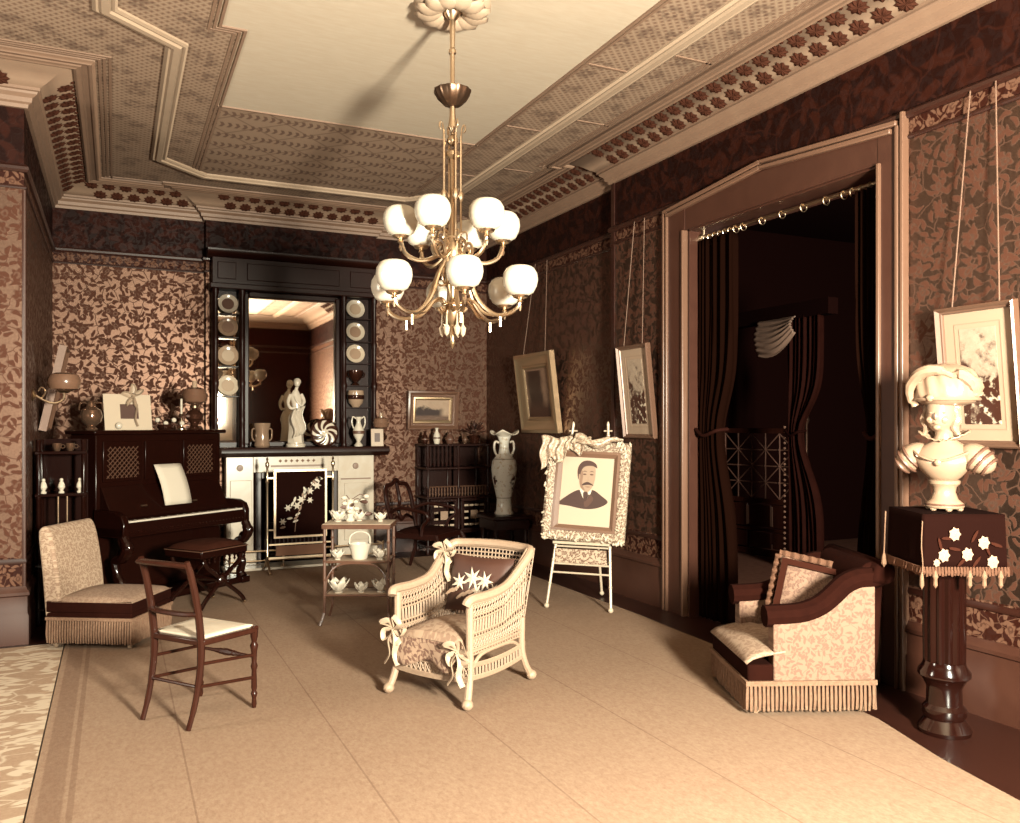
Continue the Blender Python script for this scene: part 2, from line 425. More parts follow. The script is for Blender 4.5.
def cove_pt(P, nx, ny, off):
    # height of the cove at an offset from the wall
    pr = [(.10, 3.822), (.15, 3.85), (.22, 3.90), (.31, 3.935)]
    for (a, za), (b, zb) in zip(pr, pr[1:]):
        if a <= off <= b:
            z = za + (zb - za) * (off - a) / (b - a); sl = Vector((b - a, zb - za)).normalized(); break
    return (P[0] + nx * off, P[1] + ny * off, z - .002), (nx * sl.y, ny * sl.y, -sl.x)
def cove_row(a, b, step=.155):
    a, b = Vector(a), Vector(b); L = (b - a).length; d = (b - a) / L; nx, ny = -d.y, d.x
    n = int(L / step)
    for i in range(n):
        for j, (off, sh) in enumerate(((.145, 0), (.25, .5))):
            s_ = (i + .5 + sh * .98) * L / n
            if s_ > L - .09: continue
            p = a + d * s_; put(ros, ros_used, *cove_pt(p, nx, ny, off))
        p = a + d * ((i + .5) * L / n); put(bd, bd_used, *cove_pt(p, nx, ny, .30))
cove_row((XR, 1.6), (XR, YS)); cove_row((XF, YS + .1), (XF, YB - .2)); cove_row((XF - .2, YB), (CB1, YB), .15); cove_row((CB1, YB2), (CB0, YB2), .15); cove_row((CB0, YB), (XL + .2, YB), .15)
cove_row((XL, YB - .2), (XL, YP - .1)); cove_row((XL - .05, YP), (XL - .9, YP))

# picture rail and border strip
trim(MB().sweep(RING, [(0, 3.26), (.018, 3.26), (.03, 3.275), (.03, 3.295), (.016, 3.31), (.0, 3.31)], True), M_trimd)
trim(MB().sweep(RING, [(0, 3.145), (.012, 3.145), (.016, 3.155), (.012, 3.168), (0, 3.168)], True), M_trimd)
# baseboards and the border moulding above them
BP = [(0, 0), (.03, 0), (.03, .20), (.022, .215), (.022, .33), (.035, .34), (.035, .36), (.02, .38), (.012, .40), (0, .40)]
B2 = [(0, .555), (.012, .555), (.016, .57), (.010, .59), (0, .59)]
for nm, path in (('right', [(XR, 5.70), (XR, YS), (XF, YS), (XF, YB), (CB1, YB), (CB1, YB2 + .02)]), ('right_near', [(XR, YF), (XR, 3.39)]), ('left', [(CB0, YB2 + .02), (CB0, YB), (XL, YB), (XL, YP), (XW, YP), (XW, YF)])):
    b = struct(MB().sweep(path, BP).build('baseboard_' + nm, M_trim)); MB().sweep(path, B2).build('border_moulding', M_trimd, b)
# corner bead of the left return
trim(MB().tube([(XL, YP, .4), (XL, YP, 3.14)], .013, 8), M_trim)
# dark strip standing in for the shadow where the right wall sets back
trim(MB().box(XR - .012, XR, YS - .05, YS, .4, 3.7), M_trimd)

# ---- ceiling panels: papers, ribs and lines
def panel(poly, m, z=.004):
    return MB().prism(poly, ZC - z, ZC + .01, 'xy').build('ceiling_paper', m, ceil, smooth=False)
OCT = [(3.25, -.6), (3.25, 8.26), (2.83, 8.68), (.78, 8.68), (.36, 8.28), (.36, 5.76), (-.05, 5.43), (-.05, -.6)]
# border paper between cornice and inner lines
panel([(2.87, -.8), (XR - .4, -.8), (XR - .4, YB - .3), (2.87, YB - .3)], M_diaper)
panel([(.70, 8.60), (2.87, 8.60), (2.87, YB - .3), (.70, YB - .3)], M_diaper)
panel([(XL + .3, 5.42), (.70, 5.42), (.70, YB - .3), (XL + .3, YB - .3)], M_diaper)
panel([(-.5, -.8), (.55, -.8), (.55, 5.42), (-.5, 5.42)], M_diaper)
panel([(XW + .4, 4.6), (XL + .3, 4.6), (XL + .3, YP - .35), (XW + .4, YP - .35)], M_diaper)
panel([(.70, 6.75), (2.87, 6.75), (2.87, 8.60), (.70, 8.60)], M_key)
RIB = [(-.07, ZC), (-.07, ZC - .02), (-.05, ZC - .028), (-.035, ZC - .022), (-.02, ZC - .04), (.02, ZC - .04), (.03, ZC - .026), (.05, ZC - .03), (.065, ZC - .018), (.065, ZC)]
trim(MB().sweep(OCT, RIB), M_plaster)
def lines(path, offs, m=M_corn):
    mb = MB()
    for o in offs: mb.sweep(path, [(o - .009, ZC), (o - .009, ZC - .010), (o + .009, ZC - .010), (o + .009, ZC)])
    return trim(mb, m)
lines([(XR, YF), (XR, YS), (XF, YS), (XF, YB), (XL, YB), (XL, YP), (XW, YP), (XW, YF)], (.475, .505))
lines([(XL, YB), (XL, YP), (XW, YP), (XW, YF)], (.54,))
lines([(.70, 8.6), (.70, 5.42), (.55, 5.42), (.55, -.6)], (-.03, 0, .03))
lines([(2.87, -.6), (2.87, 8.58)], (0, .03))
lines([(.70, 6.75), (2.87, 6.75)], (0,))
for y in (7.6, 6.2, 4.9, 3.7, 2.6):      # seams of the border panels
    lines([(2.88, y), (3.19, y)], (0,)); lines([(3.31, y - .35), (3.64, y - .35)], (0,))

# ---- doorway casing: shallow gabled head
cas = struct(MB().box(XR - .035, XR + .002, 5.42, 5.66, 0, 3.24).build('trim_casing', M_trim)); cas.name = 'door_1'
MB().box(XR - .035, XR + .002, 3.43, 3.56, 0, 3.24).build('casing_jamb', M_trim, cas)
MB().prism([(3.43, 3.05), (5.66, 3.05), (5.66, 3.235), (4.55, 3.325), (3.43, 3.235)], XR - .03, XR + .002, 'yz').build('casing_head', M_trim, cas)
def bar(a, b, wd, x0, x1):
    d = (Vector(b) - Vector(a)).normalized(); n = Vector((-d.y, d.x)) * wd / 2; a, b = Vector(a), Vector(b)
    return MB().prism([tuple(a + n), tuple(b + n), tuple(b - n), tuple(a - n)], x0, x1, 'yz')
M_casl = mat('casing_moulding', .42, .35)
for y in (5.685, 5.645, 5.43): MB().box(XR - .055, XR, y - .012, y + .012, 0, 3.25 if y > 5.6 else 3.05).build('casing_moulding', M_casl, cas, bevel=.006)
for y in (3.385, 3.42, 3.55): MB().box(XR - .055, XR, y - .012, y + .012, 0, 3.30 if y < 3.41 else (3.23 if y < 3.5 else 3.05)).build('casing_moulding', M_casl, cas, bevel=.006)
for a, b in (((5.69, 3.245), (4.55, 3.34)), ((4.55, 3.34), (3.42, 3.245)), ((5.65, 3.21), (4.55, 3.30)), ((4.55, 3.30), (3.46, 3.21))):
    bar(a, b, .03, XR - .06, XR).build('casing_moulding', M_casl, cas, bevel=.006)
MB().box(XR - .01, XR + .31, OY1 - .012, OY1 + .001, 0, OZ).box(XR - .01, XR + .31, OY0 - .001, OY0 + .012, 0, OZ).box(XR - .01, XR + .31, OY0, OY1, OZ - .012, OZ + .001).build('reveal_lining', M_trim, cas)

# ---- ceiling medallion over the chandelier
CX, CY = 1.773, 4.56
med = trim(MB().lathe([(.0, .03), (.05, -.035), (.10, -.045), (.16, -.03), (.20, -.035), (.22, -.012), (.23, .01)], 28, (CX, CY, ZC)), M_plaster)
lf = MB().grid(lambda u, v: ((.06 + .16 * v), (u - .5) * .15 * sin(pi * min(.98, v * .86 + .1)), ZC - .05 - .03 * sin(pi * v) + .018 * abs(u - .5) * 2), 4, 6).build('plaster_leaf', M_plaster, med, solid=.008)
lf.location = (CX, CY, 0)
for k in range(1, 12):
    c = lf.copy(); COL.objects.link(c); c.parent = med; c.location = (CX, CY, 0); c.rotation_euler = (0, 0, k * pi / 6)

# ---- carpet and matting
cp = [(-.31, .9), (3.0, .9), (3.38, 2.62), (3.54, 3.1), (3.70, 4.4), (3.76, 5.6), (3.78, 9.1), (2.77, 9.1), (2.77, 8.95), (.97, 8.95), (.97, 9.1), (-.31, 9.1)]
tag(MB().prism(cp, 0.0005, .010, 'xy').build('carpet', M_carpet, smooth=False), 'pale brown woven carpet laid in strips over the whole room', 'carpet')
tag(MB().prism([(-2.5, .9), (-.318, .9), (-.318, 6.58), (-2.5, 6.58)], .0005, .008, 'xy').build('matting', M_matting, smooth=False), 'light figured matting beside the carpet border and the wall return', 'matting')
# ================================================================== fireplace
fp = thing('mantelpiece', 'white marble mantelpiece with a dark wooden shelf on the chimney breast', 'fireplace', (0, 0, 0))
FY = 9.30
MB().box(1.06, 1.34, FY, YB2 + .0, .0, 1.17).build('pilaster', M_marble, fp, bevel=.006)
MB().box(2.25, 2.66, FY, YB2 + .0, .0, 1.17).build('pilaster', M_marble, fp, bevel=.006)
MB().box(1.34, 2.25, FY, YB2, 1.0, 1.17).build('frieze', M_marble, fp, bevel=.004)
MB().box(1.03, 1.37, FY - .025, FY, 0, .16).build('plinth', M_marble, fp, bevel=.006)
MB().box(2.23, 2.70, FY - .025, FY, 0, .16).build('plinth', M_marble, fp, bevel=.006)
MB().box(1.10, 1.32, FY - .012, FY, .22, .92).build('raised_panel', M_marble, fp, bevel=.008)
MB().box(2.32, 2.60, FY - .012, FY, .22, .86).build('raised_panel', M_marble, fp, bevel=.008)
MB().box(2.28, 2.62, FY - .016, FY, .90, .915).build('incised_line', mat('grey_incision', .5, .5), fp)
MB().box(1.52, 2.08, FY - .010, FY, 1.055, 1.075).build('incised_line', mat('grey_incision', .5, .5), fp)
for x in (1.20, 2.45): MB().lathe([(.035, 0), (.03, .012), (.0, .014)], 16, M=Matrix.Translation((x, FY, 1.05)) @ Matrix.Rotation(R(90), 4, 'X')).build('roundel', mat('grey_incision', .5, .5), fp)
for k in range(7): MB().flower((1.62 + k * .06, FY - .004, 1.12), .02, 4).build('carved_flower', mat('grey_incision', .5, .5), fp, smooth=False)
MB().prism([(FY + .2, 1.17), (9.22, 1.17), (9.18, 1.20), (9.15, 1.215), (9.15, 1.255), (9.16, 1.27), (FY + .2, 1.27)], 1.0, 2.80, 'yz').build('shelf', M_darkx, fp)
MB().box(FO0, FO1, YB2 - .02, YB2 + .09, 0, .02).box(FO0, FO1, YB2 + .08, YB2 + .095, 0, FOZ).box(FO0, FO0 + .01, YB2 - .2, YB2 + .08, 0, FOZ).box(FO1 - .01, FO1, YB2 - .2, YB2 + .08, 0, FOZ).build('firebox', M_black, fp, smooth=False)
MB().box(1.36, 1.42, FY - .008, FY + .02, 0, 1.0).box(2.18, 2.24, FY - .008, FY + .02, 0, 1.0).box(1.42, 2.18, FY - .008, FY + .02, .93, 1.0).build('inner_frame', M_trimd, fp, bevel=.006)
MB().box(1.0, 2.74, 8.97, FY - .02, 0, .03).build('hearth_slab', M_marble, fp, bevel=.006)
gr = MB()
for k in range(14): gr.cbox((1.5 + k * .045, 9.42, .25), (.012, .012, .34))
gr.cbox((1.79, 9.42, .10), (.64, .03, .03)).cbox((1.79, 9.42, .43), (.64, .03, .03)).box(1.47, 1.5, 9.4, 9.43, 0.02, .45).box(2.08, 2.11, 9.4, 9.43, .02, .45)
gr.build('grate', mat('cast_iron', .1, .5, .6), fp, smooth=False)
fd = thing('fender', 'low brass rail fender around the hearth', 'fender', (0, 0, .03))
MB().tube([(1.06, 9.22, .17), (1.06, 9.0, .17), (2.68, 9.0, .17), (2.68, 9.22, .17)], .011, 8).tube([(1.06, 9.22, .07), (1.06, 9.0, .07), (2.68, 9.0, .07), (2.68, 9.22, .07)], .008, 8).build('rail', M_brass, fd)
for x in (1.06, 1.6, 2.14, 2.68): MB().lathe([(.022, 0), (.022, .02), (.008, .03), (.012, .1), (.008, .17), (.018, .19), (.0, .21)], 10, (x, 9.0, 0)).build('post', M_brass, fd)

# ================================================================== overmantel
om = thing('overmantel', 'tall dark wooden overmantel with a mirror and plate shelves', 'overmantel', (0, 0, 1.27))
OX0, OX1, OYF = .93, 2.71, 9.33
z0 = 0.0
MB().box(OX0, OX1, 9.50, YB2, 0, 2.03).build('back_board', M_dark, om)
pn = MB().box(OX0 + .05, 1.23, 9.495, 9.502, .05, 1.60).build('mirror_strip', M_mirror, om, smooth=False); pn['label'] = 'silvered glass behind the shelves by the piano'
for x in (OX0, 1.20, 2.30, OX1 - .06):
    MB().box(x, x + .06, OYF + .04, 9.50, 0, 1.68).build('post', M_dark, om, bevel=.006)
    c = MB().lathe([(.03, 0), (.034, .02), (.026, .04), (.024, .25), (.034, .29), (.024, .33), (.022, .62), (.034, .66), (.036, .70), (.026, .72), (.024, 1.1), (.034, 1.14), (.024, 1.18), (.024, 1.6), (.036, 1.64), (.036, 1.68)], 12, (x + .03, OYF + .02, 0)).build('turned_column', M_dark, om)
MB().box(OX0 - .03, OX1 + .03, OYF - .03, 9.53, 1.68, 1.74).build('lower_cornice', M_darkx, om, bevel=.01)
MB().box(OX0, OX1, OYF + .03, 9.53, 1.74, 2.02).build('panel_frieze', M_darkx, om, bevel=.004)
for a, b in ((OX0 + .05, 1.17), (1.28, 2.28), (2.40, OX1 - .05)):
    MB().box(a, b, OYF + .015, OYF + .03, 1.79, 1.97).build('raised_panel', M_dark, om, bevel=.012)
MB().prism([(9.53, 2.02), (OYF + .02, 2.02), (OYF - .03, 2.05), (OYF - .05, 2.08), (OYF - .05, 2.10), (9.53, 2.10)], OX0 - .05, OX1 + .05, 'yz').build('cornice', M_darkx, om)
mf = MB().box(1.26, 1.31, OYF + .08, 9.5, .03, 1.66).box(2.25, 2.30, OYF + .08, 9.5, .03, 1.66).box(1.31, 2.25, OYF + .08, 9.5, 1.62, 1.68).box(1.31, 2.25, OYF + .08, 9.5, .0, .06).build('mirror_frame', M_dark, om, bevel=.01)
mi = MB().box(1.31, 2.25, 9.47, 9.48, .06, 1.62).build('mirror', M_mirror, mf, smooth=False); mi['label'] = 'large plain mirror'
SHL = [.55, .87, 1.18, 1.43]; SHR = [.44, .69, .94, 1.19, 1.45]
for zz in SHL: MB().box(OX0 + .06, 1.20, OYF + .06, 9.50, zz - .012, zz).build('shelf', M_dark, om, bevel=.003)
for zz in SHR: MB().box(2.36, OX1 - .06, OYF + .06, 9.50, zz - .012, zz).build('shelf', M_dark, om, bevel=.003)
def plate(x, zz, r, mname, v, label, rimv):
    p = thing('display_plate', label, 'plate', (x, 9.44, 1.27 + zz), 0, 'plates on the overmantel', 0)
    Mx = Matrix.Rotation(R(78), 4, 'X')
    MB().lathe([(.0, 0), (r * .62, 0), (r, .02), (r * .98, .026), (r * .60, .008), (.0, .008)], 24, M=Matrix.Translation((0, 0, r * 1.0)) @ Mx).build('rim', mat('plate_%s' % rimv, rimv, .15), p)
    MB().lathe([(r * .60, .009), (r * .58, .012), (.0, .012)], 20, M=Matrix.Translation((0, 0, r * 1.0)) @ Mx).build('well', mat('plate_%s' % v, v, .15), p)
plate(1.095, SHL[3], .105, 'a', .35, 'pale-rimmed plate with a dark centre, topmost in the overmantel bay by the piano', .9)
plate(1.095, SHL[2], .105, 'b', .5, 'brownish plate, second from the top in the overmantel bay by the piano', .62)
plate(1.095, SHL[1], .11, 'c', .8, 'pale plate, third from the top in the overmantel bay by the piano', .7)
plate(1.095, SHL[0], .11, 'd', .75, 'pale-rimmed plate, lowest in the overmantel bay by the piano', .85)
plate(2.48, SHR[4], .108, 'e', .74, 'light plate, topmost in the overmantel bay over the white ewer', .9)
plate(2.48, SHR[3], .108, 'f', .6, 'darker-centred plate, second from the top in the bay over the white ewer', .88)
plate(2.48, SHR[2], .108, 'g', .66, 'plate directly above the dark glossy cup in the overmantel bay', .85)
cup = thing('lustre_cup', 'dark glossy two-handled cup on an overmantel shelf', 'cup', (2.48, 9.42, 1.27 + SHR[1]))
MB().lathe([(.04, 0), (.045, .01), (.02, .03), (.06, .07), (.085, .13), (.085, .17), (.078, .17), (.05, .08), (0, .05)], 16).build('bowl', mat('dark_lustre', .2, .12, .5), cup)
for s_ in (-1, 1): MB().tube([(s_ * .08, 0, .15), (s_ * .105, 0, .14), (s_ * .1, 0, .1), (s_ * .07, 0, .09)], .007, 6).build('handle', mat('dark_lustre', .2, .12, .5), cup)
bwl = thing('pale_bowl', 'pale striped bowl above the white ewer', 'bowl', (2.48, 9.41, 1.27 + SHR[0]))
MB().lathe([(.04, 0), (.045, .01), (.08, .05), (.095, .12), (.09, .19), (.08, .19), (.085, .12), (.06, .05), (0, .03)], 18).build('body', mat('grey_glaze', .66, .15), bwl)
MB().lathe([(.091, .09), (.097, .10), (.097, .13), (.093, .14)], 18).build('stripe', mat('dark_lustre', .2), bwl)
ew = thing('ewer', 'small white ewer with two curled handles on the mantel shelf', 'ewer', (2.47, 9.25, 1.27))
MB().lathe([(.045, 0), (.05, .015), (.018, .05), (.055, .12), (.062, .18), (.028, .25), (.022, .28), (.04, .33), (.032, .33), (.0, .25)], 18).build('body', M_white, ew)
for s_ in (-1, 1): MB().tube(catmull([(s_ * .03, 0, .31), (s_ * .065, 0, .33), (s_ * .075, 0, .26), (s_ * .055, 0, .20)], 4), .008, 6).build('handle', M_white, ew)
mb = MB().lathe([(.063, .14), (.066, .15), (.066, .165), (.063, .175)], 18).build('painted_band', mat('blue_band', .35), ew)
# mug jar
jr = thing('glass_jar', 'squat pale jar with a rim standing at the mirror foot', 'jar', (1.42, 9.25, 1.27))
MB().lathe([(.07, 0), (.085, .02), (.075, .06), (.07, .17), (.088, .24), (.09, .26), (.08, .26), (.06, .2), (.0, .18)], 20).build('body', mat('pale_lustre', .6, .15, .2), jr)
for s_ in (-1, 1): MB().tube(catmull([(s_ * .07, 0, .20), (s_ * .1, 0, .19), (s_ * .1, 0, .1), (s_ * .075, 0, .07)], 3), .008, 6).build('handle', mat('pale_lustre', .6, .15, .2), jr)
# statuette
st = thing('statuette', 'white marble statuette of a draped standing woman before the mirror', 'statue', (1.775, 9.25, 1.27))
MB().lathe([(.10, 0), (.105, .02), (.10, .035), (.085, .04), (.085, .05)], 20).build('base', M_marble, st)
fig = MB()
ctr = [(0, 0, .05), (.0, 0, .2), (-.01, 0, .32), (.01, 0, .40), (.012, 0, .47), (.0, 0, .54), (.0, 0, .60), (.005, 0, .625), (.012, -.005, .65)]
rad = [(.085, .075), (.07, .06), (.068, .055), (.05, .042), (.055, .045), (.062, .04), (.035, .03), (.018, .018), (.02, .02)]
pp = catmull([(c_[0], c_[1], c_[2]) for c_ in ctr], 4); vs = []; sg = 20
for i, p in enumerate(pp):
    f_ = i / (len(pp) - 1) * (len(rad) - 1); k0 = min(int(f_), len(rad) - 2); tt = f_ - k0
    ra = rad[k0][0] * (1 - tt) + rad[k0 + 1][0] * tt; rb = rad[k0][1] * (1 - tt) + rad[k0 + 1][1] * tt
    fold = .10 * max(0, 1 - p.z / .42)
    for k in range(sg):
        a = 2 * pi * k / sg; q = 1 + fold * sin(6 * a + p.z * 9) ; vs.append((p.x + ra * q * cos(a), p.y + rb * q * sin(a), p.z))
n_ = len(pp)
fig.add(vs, [(i * sg + k, i * sg + (k + 1) % sg, (i + 1) * sg + (k + 1) % sg, (i + 1) * sg + k) for i in range(n_ - 1) for k in range(sg)] + [tuple(range(sg))[::-1], tuple((n_ - 1) * sg + k for k in range(sg))])
fig.ball((.015, -.006, .695), (.033, .038, .045), 14, 10)
fig.tube(catmull([(-.055, 0, .57), (-.085, -.02, .48), (-.06, -.05, .42), (.0, -.05, .43)], 5), [.02] * 5 + [.016] * 6 + [.013] * 5, 8)
fig.tube(catmull([(.058, 0, .575), (.085, -.015, .50), (.05, -.05, .45), (.0, -.055, .50), (-.02, -.045, .55)], 5), [.02] * 7 + [.015] * 7 + [.012] * 7, 8)
fig.build('figure', M_marble, st)
MB().ball((.02, .012, .71), (.04, .042, .04), 12, 8).ball((.02, .05, .70), .02, 8, 6).build('hair', M_marble, st)
MB().grid(lambda u, v: (-.05 + .13 * u + .02 * sin(v * 7), -.075 - .012 * sin(u * 18), .10 + .30 * v + .05 * u), 14, 6).build('drapery', M_marble, st, solid=.012)
# swirl dish standing upright
ds = thing('swirl_dish', 'round dish with a pale swirling fluted face leaning on the overmantel', 'dish', (2.09, 9.24, 1.27), 0, None, R(-8))
def swirl(u, v):
    a = 2 * pi * u; r_ = .15 * v; return (r_ * cos(a), -.02 + .02 * v * v - .010 * sin(8 * a + 9 * v) * v, .155 + r_ * sin(a))
t = NT('swirl_glaze'); x, y, z = t.sep(t.obj()); z2 = t.math('SUBTRACT', z, .155)
an = t.math('ARCTAN2', z2, x); rr = t.math('SQRT', t.math('ADD', t.math('MULTIPLY', x, x), t.math('MULTIPLY', z2, z2)))
sw = t.math('SINE', t.math('ADD', t.math('MULTIPLY', an, 8), t.math('MULTIPLY', rr, 60)))
swc = t.mix(t.step(sw, .2, 2), S(.18), S(.92)); swc = t.mix(t.step(.04, rr, 90), swc, S(.9)); swc = t.mix(t.step(rr, .135, 120), swc, S(.15))
MB().grid(swirl, 64, 8).build('face', t.out(swc, .15), ds, solid=.006)
MB().tube(ring_pts((0, 0, .155), .15, 32), .008, 8, True).build('rim', mat('dark_lustre', .2), ds)
# little lamp and small framed photo at the right end of the shelf
def oil_lamp(loc, label, s=1., gl=.5, shade=.45):
    l = thing('oil_lamp', label, 'lamp', loc); l.scale = (1, 1, s)
    MB().lathe([(.055 * s, 0), (.06 * s, .01), (.025 * s, .03), (.03 * s, .05), (.06 * s, .08), (.065 * s, .11), (.04 * s, .14), (.02 * s, .15), (.022 * s, .17)], 16).build('font', mat('lamp_font', .3, .15, .6), l)
    MB().lathe([(.03 * s, .16), (.032 * s, .175), (.02 * s, .19)], 12).build('burner', M_brass, l)
    MB().lathe([(.035 * s, .185), (.075 * s, .205), (.09 * s, .25), (.075 * s, .295), (.045 * s, .31), (.04 * s, .31), (.07 * s, .29), (.084 * s, .25), (.07 * s, .21), (.03 * s, .19)], 20).build('globe', mat('tinted_globe_%s' % shade, shade, .2), l)
    MB().lathe([(.018 * s, .19), (.022 * s, .25), (.016 * s, .36), (.014 * s, .36), (.018 * s, .25), (.016 * s, .19)], 12).build('chimney', mat('lamp_chimney', .7, .1), l)
oil_lamp((2.735, 9.27, 1.27), 'small oil lamp with a globe at the end of the mantel shelf', 1.05)
ph = thing('small_photo', 'tiny framed portrait card at the end of the mantel shelf', 'photo', (2.67, 9.19, 1.27), R(-10), None, R(-10))
MB().box(-.07, .07, 0, .012, .0, .20).build('frame', mat('pale_easel_frame', .7, .4), ph, bevel=.004)
MB().box(-.03, .03, -.002, .0, .05, .15).build('print', mat('dark_photo', .25, .5), ph)

# ================================================================== fire screen
fs = thing('fire_screen', 'brass cheval fire screen with a dark panel of white flowers', 'fire screen', (1.735, 8.78, .012))
for s_ in (-1, 1):
    x = s_ * .335
    MB().lathe([(.012, .06), (.012, .1), (.018, .12), (.012, .14), (.011, .9), (.018, .92), (.011, .94), (.011, 1.06), (.02, 1.08), (.02, 1.11), (.006, 1.13), (.014, 1.15), (.0, 1.18)], 10, (x, 0, 0)).build('post', M_brass, fs)
    for t_ in (-1, 1): MB().tube(catmull([(x, 0, .16), (x, t_ * .06, .10), (x, t_ * .15, .03), (x, t_ * .19, .012)], 4), .011, 8).build('foot', M_brass, fs)
MB().box(-.32, .32, -.008, .008, .13, .15).box(-.32, .32, -.008, .008, .27, .285).build('stretcher', M_brass, fs)
MB().box(-.27, .27, -.012, .012, .34, .36).box(-.27, .27, -.012, .012, 1.02, 1.04).box(-.27, -.25, -.012, .012, .36, 1.02).box(.25, .27, -.012, .012, .36, 1.02).box(-.335, -.27, -.006, .006, .95, .965).box(.27, .335, -.006, .006, .95, .965).box(-.335, -.27, -.006, .006, .42, .435).box(.27, .335, -.006, .006, .42, .435).build('panel_frame', M_brass, fs)
pnl = MB().box(-.25, .25, -.006, .006, .36, 1.02).build('panel', mat('dark_plush', .02, .9), fs)
MB().box(-.25, .25, -.003, .003, .16, .26).build('glass_strip', mat('grey_glass', .4, .1), fs)
fm = mat('embroidered_white', .92, .7); lm2 = mat('embroidered_leaf', .55, .7)
random.seed(3)
for k in range(27):
    a = k / 26.; x = -.14 + .32 * a + random.uniform(-.08, .08) * (1 - .6 * a); z = .50 + .43 * a + random.uniform(-.09, .09) * (1 - .6 * a)
    if k % 4 == 0: MB().flower((x, -.0065, z), random.uniform(.034, .05), 6, inner=.2).build('flower', fm, pnl, smooth=False)
    else: MB().prism([(x + .03 * cos(u) * cos(a * 3) - .012 * sin(u) * sin(a * 3), z + .03 * cos(u) * sin(a * 3) + .012 * sin(u) * cos(a * 3)) for u in [i * pi / 4 for i in range(8)]], -.0075, -.006).build('leaf', fm if k % 2 else lm2, pnl, smooth=False)
MB().tube(catmull([(-.06, -.007, .40), (-.04, -.007, .55), (.03, -.007, .72), (.14, -.007, .93)], 5), .004, 5).build('stem', lm2, pnl)

# ================================================================== chandelier
ch = thing('chandelier', 'gilt gas chandelier with twelve white glass globes in two tiers', 'chandelier', (CX, CY, 1.955))
zz0 = 2.0
def L2(z): return z - zz0 + .045
def L(z): return z - zz0
MB().lathe([(.06, L2(3.93)), (.045, L2(3.89)), (.018, L2(3.86)), (.014, L2(3.70)), (.022, L2(3.69)), (.022, L2(3.67)), (.014, L2(3.66)), (.014, L2(3.46)), (.02, L2(3.45)), (.014, L2(3.42)), (.018, L2(3.30)), (.026, L2(3.24)), (.012, L2(3.22)), (.012, L2(3.20))], 14).build('stem', M_brass, ch)
MB().lathe([(.015, L2(3.36)), (.05, L2(3.37)), (.085, L2(3.405)), (.105, L2(3.44)), (.108, L2(3.455)), (.10, L2(3.455)), (.08, L2(3.42)), (.02, L2(3.40))], 48, flute=.03, fn=12).build('bowl', mat('dark_bronze', (.12, .07, .045, 1), .3, .9), ch)
MB().ball((0, 0, L(3.21)), .034, 14, 10).lathe([(.03, L(3.15)), (.04, L(3.14)), (.04, L(3.12)), (.018, L(3.10)), (.014, L(2.80)), (.02, L(2.78)), (.016, L(2.70)), (.03, L(2.64)), (.055, L(2.60)), (.06, L(2.55)), (.04, L(2.48)), (.05, L(2.44)), (.035, L(2.38)), (.02, L(2.30)), (.03, L(2.26)), (.055, L(2.22)), (.05, L(2.18)), (.02, L(2.14)), (.03, L(2.10)), (.012, L(2.06)), (.018, L(2.03)), (.0, L(2.0))], 14).build('body', mat('gilt_bronze', (.34, .23, .14, 1), .3, .9), ch)
rod = MB().tube([(.052, 0, L(3.24)), (.052, 0, L(2.62))], .008, 8).lathe([(.009, L(2.92)), (.02, L(2.90)), (.02, L(2.88)), (.009, L(2.86))], 8, (.052, 0, 0)).tube(catmull([(.052, 0, L(3.22)), (.06, 0, L(3.29)), (.075, 0, L(3.31)), (.08, 0, L(3.28)), (.07, 0, L(3.265))], 4), .005, 6).build('rod', M_brass, ch)
for k in range(1, 4):
    c = rod.copy(); COL.objects.link(c); c.parent = ch; c.rotation_euler = (0, 0, k * pi / 2)
M_globe = mat('opal_glass', .94, .25)
def arm(path, gx, gz, name, extra):
    a = MB().tube(catmull(path, 6), .0125, 8)
    for e in extra: a.tube(catmull(e, 5), .009, 6)
    ao = a.build(name, M_brass, ch)
    MB().lathe([(.008, gz - .125), (.018, gz - .118), (.012, gz - .105), (.04, gz - .095), (.05, gz - .08), (.045, gz - .08), (.03, gz - .088), (.0, gz - .088)], 14, (gx, 0, 0)).lathe([(.004, gz - .17), (.012, gz - .15), (.006, gz - .13)], 8, (gx, 0, 0)).build('globe_holder', M_brass, ao)
    MB().lathe([(.045, gz - .084), (.075, gz - .066), (.094, gz - .03), (.101, gz + .005), (.097, gz + .04), (.08, gz + .07), (.062, gz + .082), (.055, gz + .084), (.06, gz + .078), (.088, gz + .04), (.094, gz + .005), (.07, gz - .06), (.04, gz - .08)], 26, (gx, 0, 0)).build('glass_globe', M_globe, ao)
    return ao
al = R(257.8)
up = arm([(.03, 0, L(2.58)), (.10, 0, L(2.53)), (.19, 0, L(2.505)), (.27, 0, L(2.54)), (.30, 0, L(2.61))], .30, L(2.725), 'upper_arm', [[(.10, 0, L(2.53)), (.12, 0, L(2.58)), (.10, 0, L(2.62)), (.075, 0, L(2.60)), (.09, 0, L(2.58))]])
lo = arm([(.03, 0, L(2.55)), (.10, 0, L(2.42)), (.16, 0, L(2.28)), (.25, 0, L(2.195)), (.33, 0, L(2.19)), (.395, 0, L(2.225)), (.41, 0, L(2.27))], .41, L(2.375), 'lower_arm', [[(.29, 0, L(2.185)), (.20, 0, L(2.20)), (.13, 0, L(2.27)), (.08, 0, L(2.285)), (.05, 0, L(2.25)), (.065, 0, L(2.215)), (.09, 0, L(2.235))], [(.29, 0, L(2.19)), (.29, 0, L(2.12))]])
for base, o, off in ((0, up, R(30)), (0, lo, 0)):
    o.rotation_euler = (0, 0, al + off)
    for k in range(1, 6): dup(o, ch, None, (0, 0, al + off + k * pi / 3))
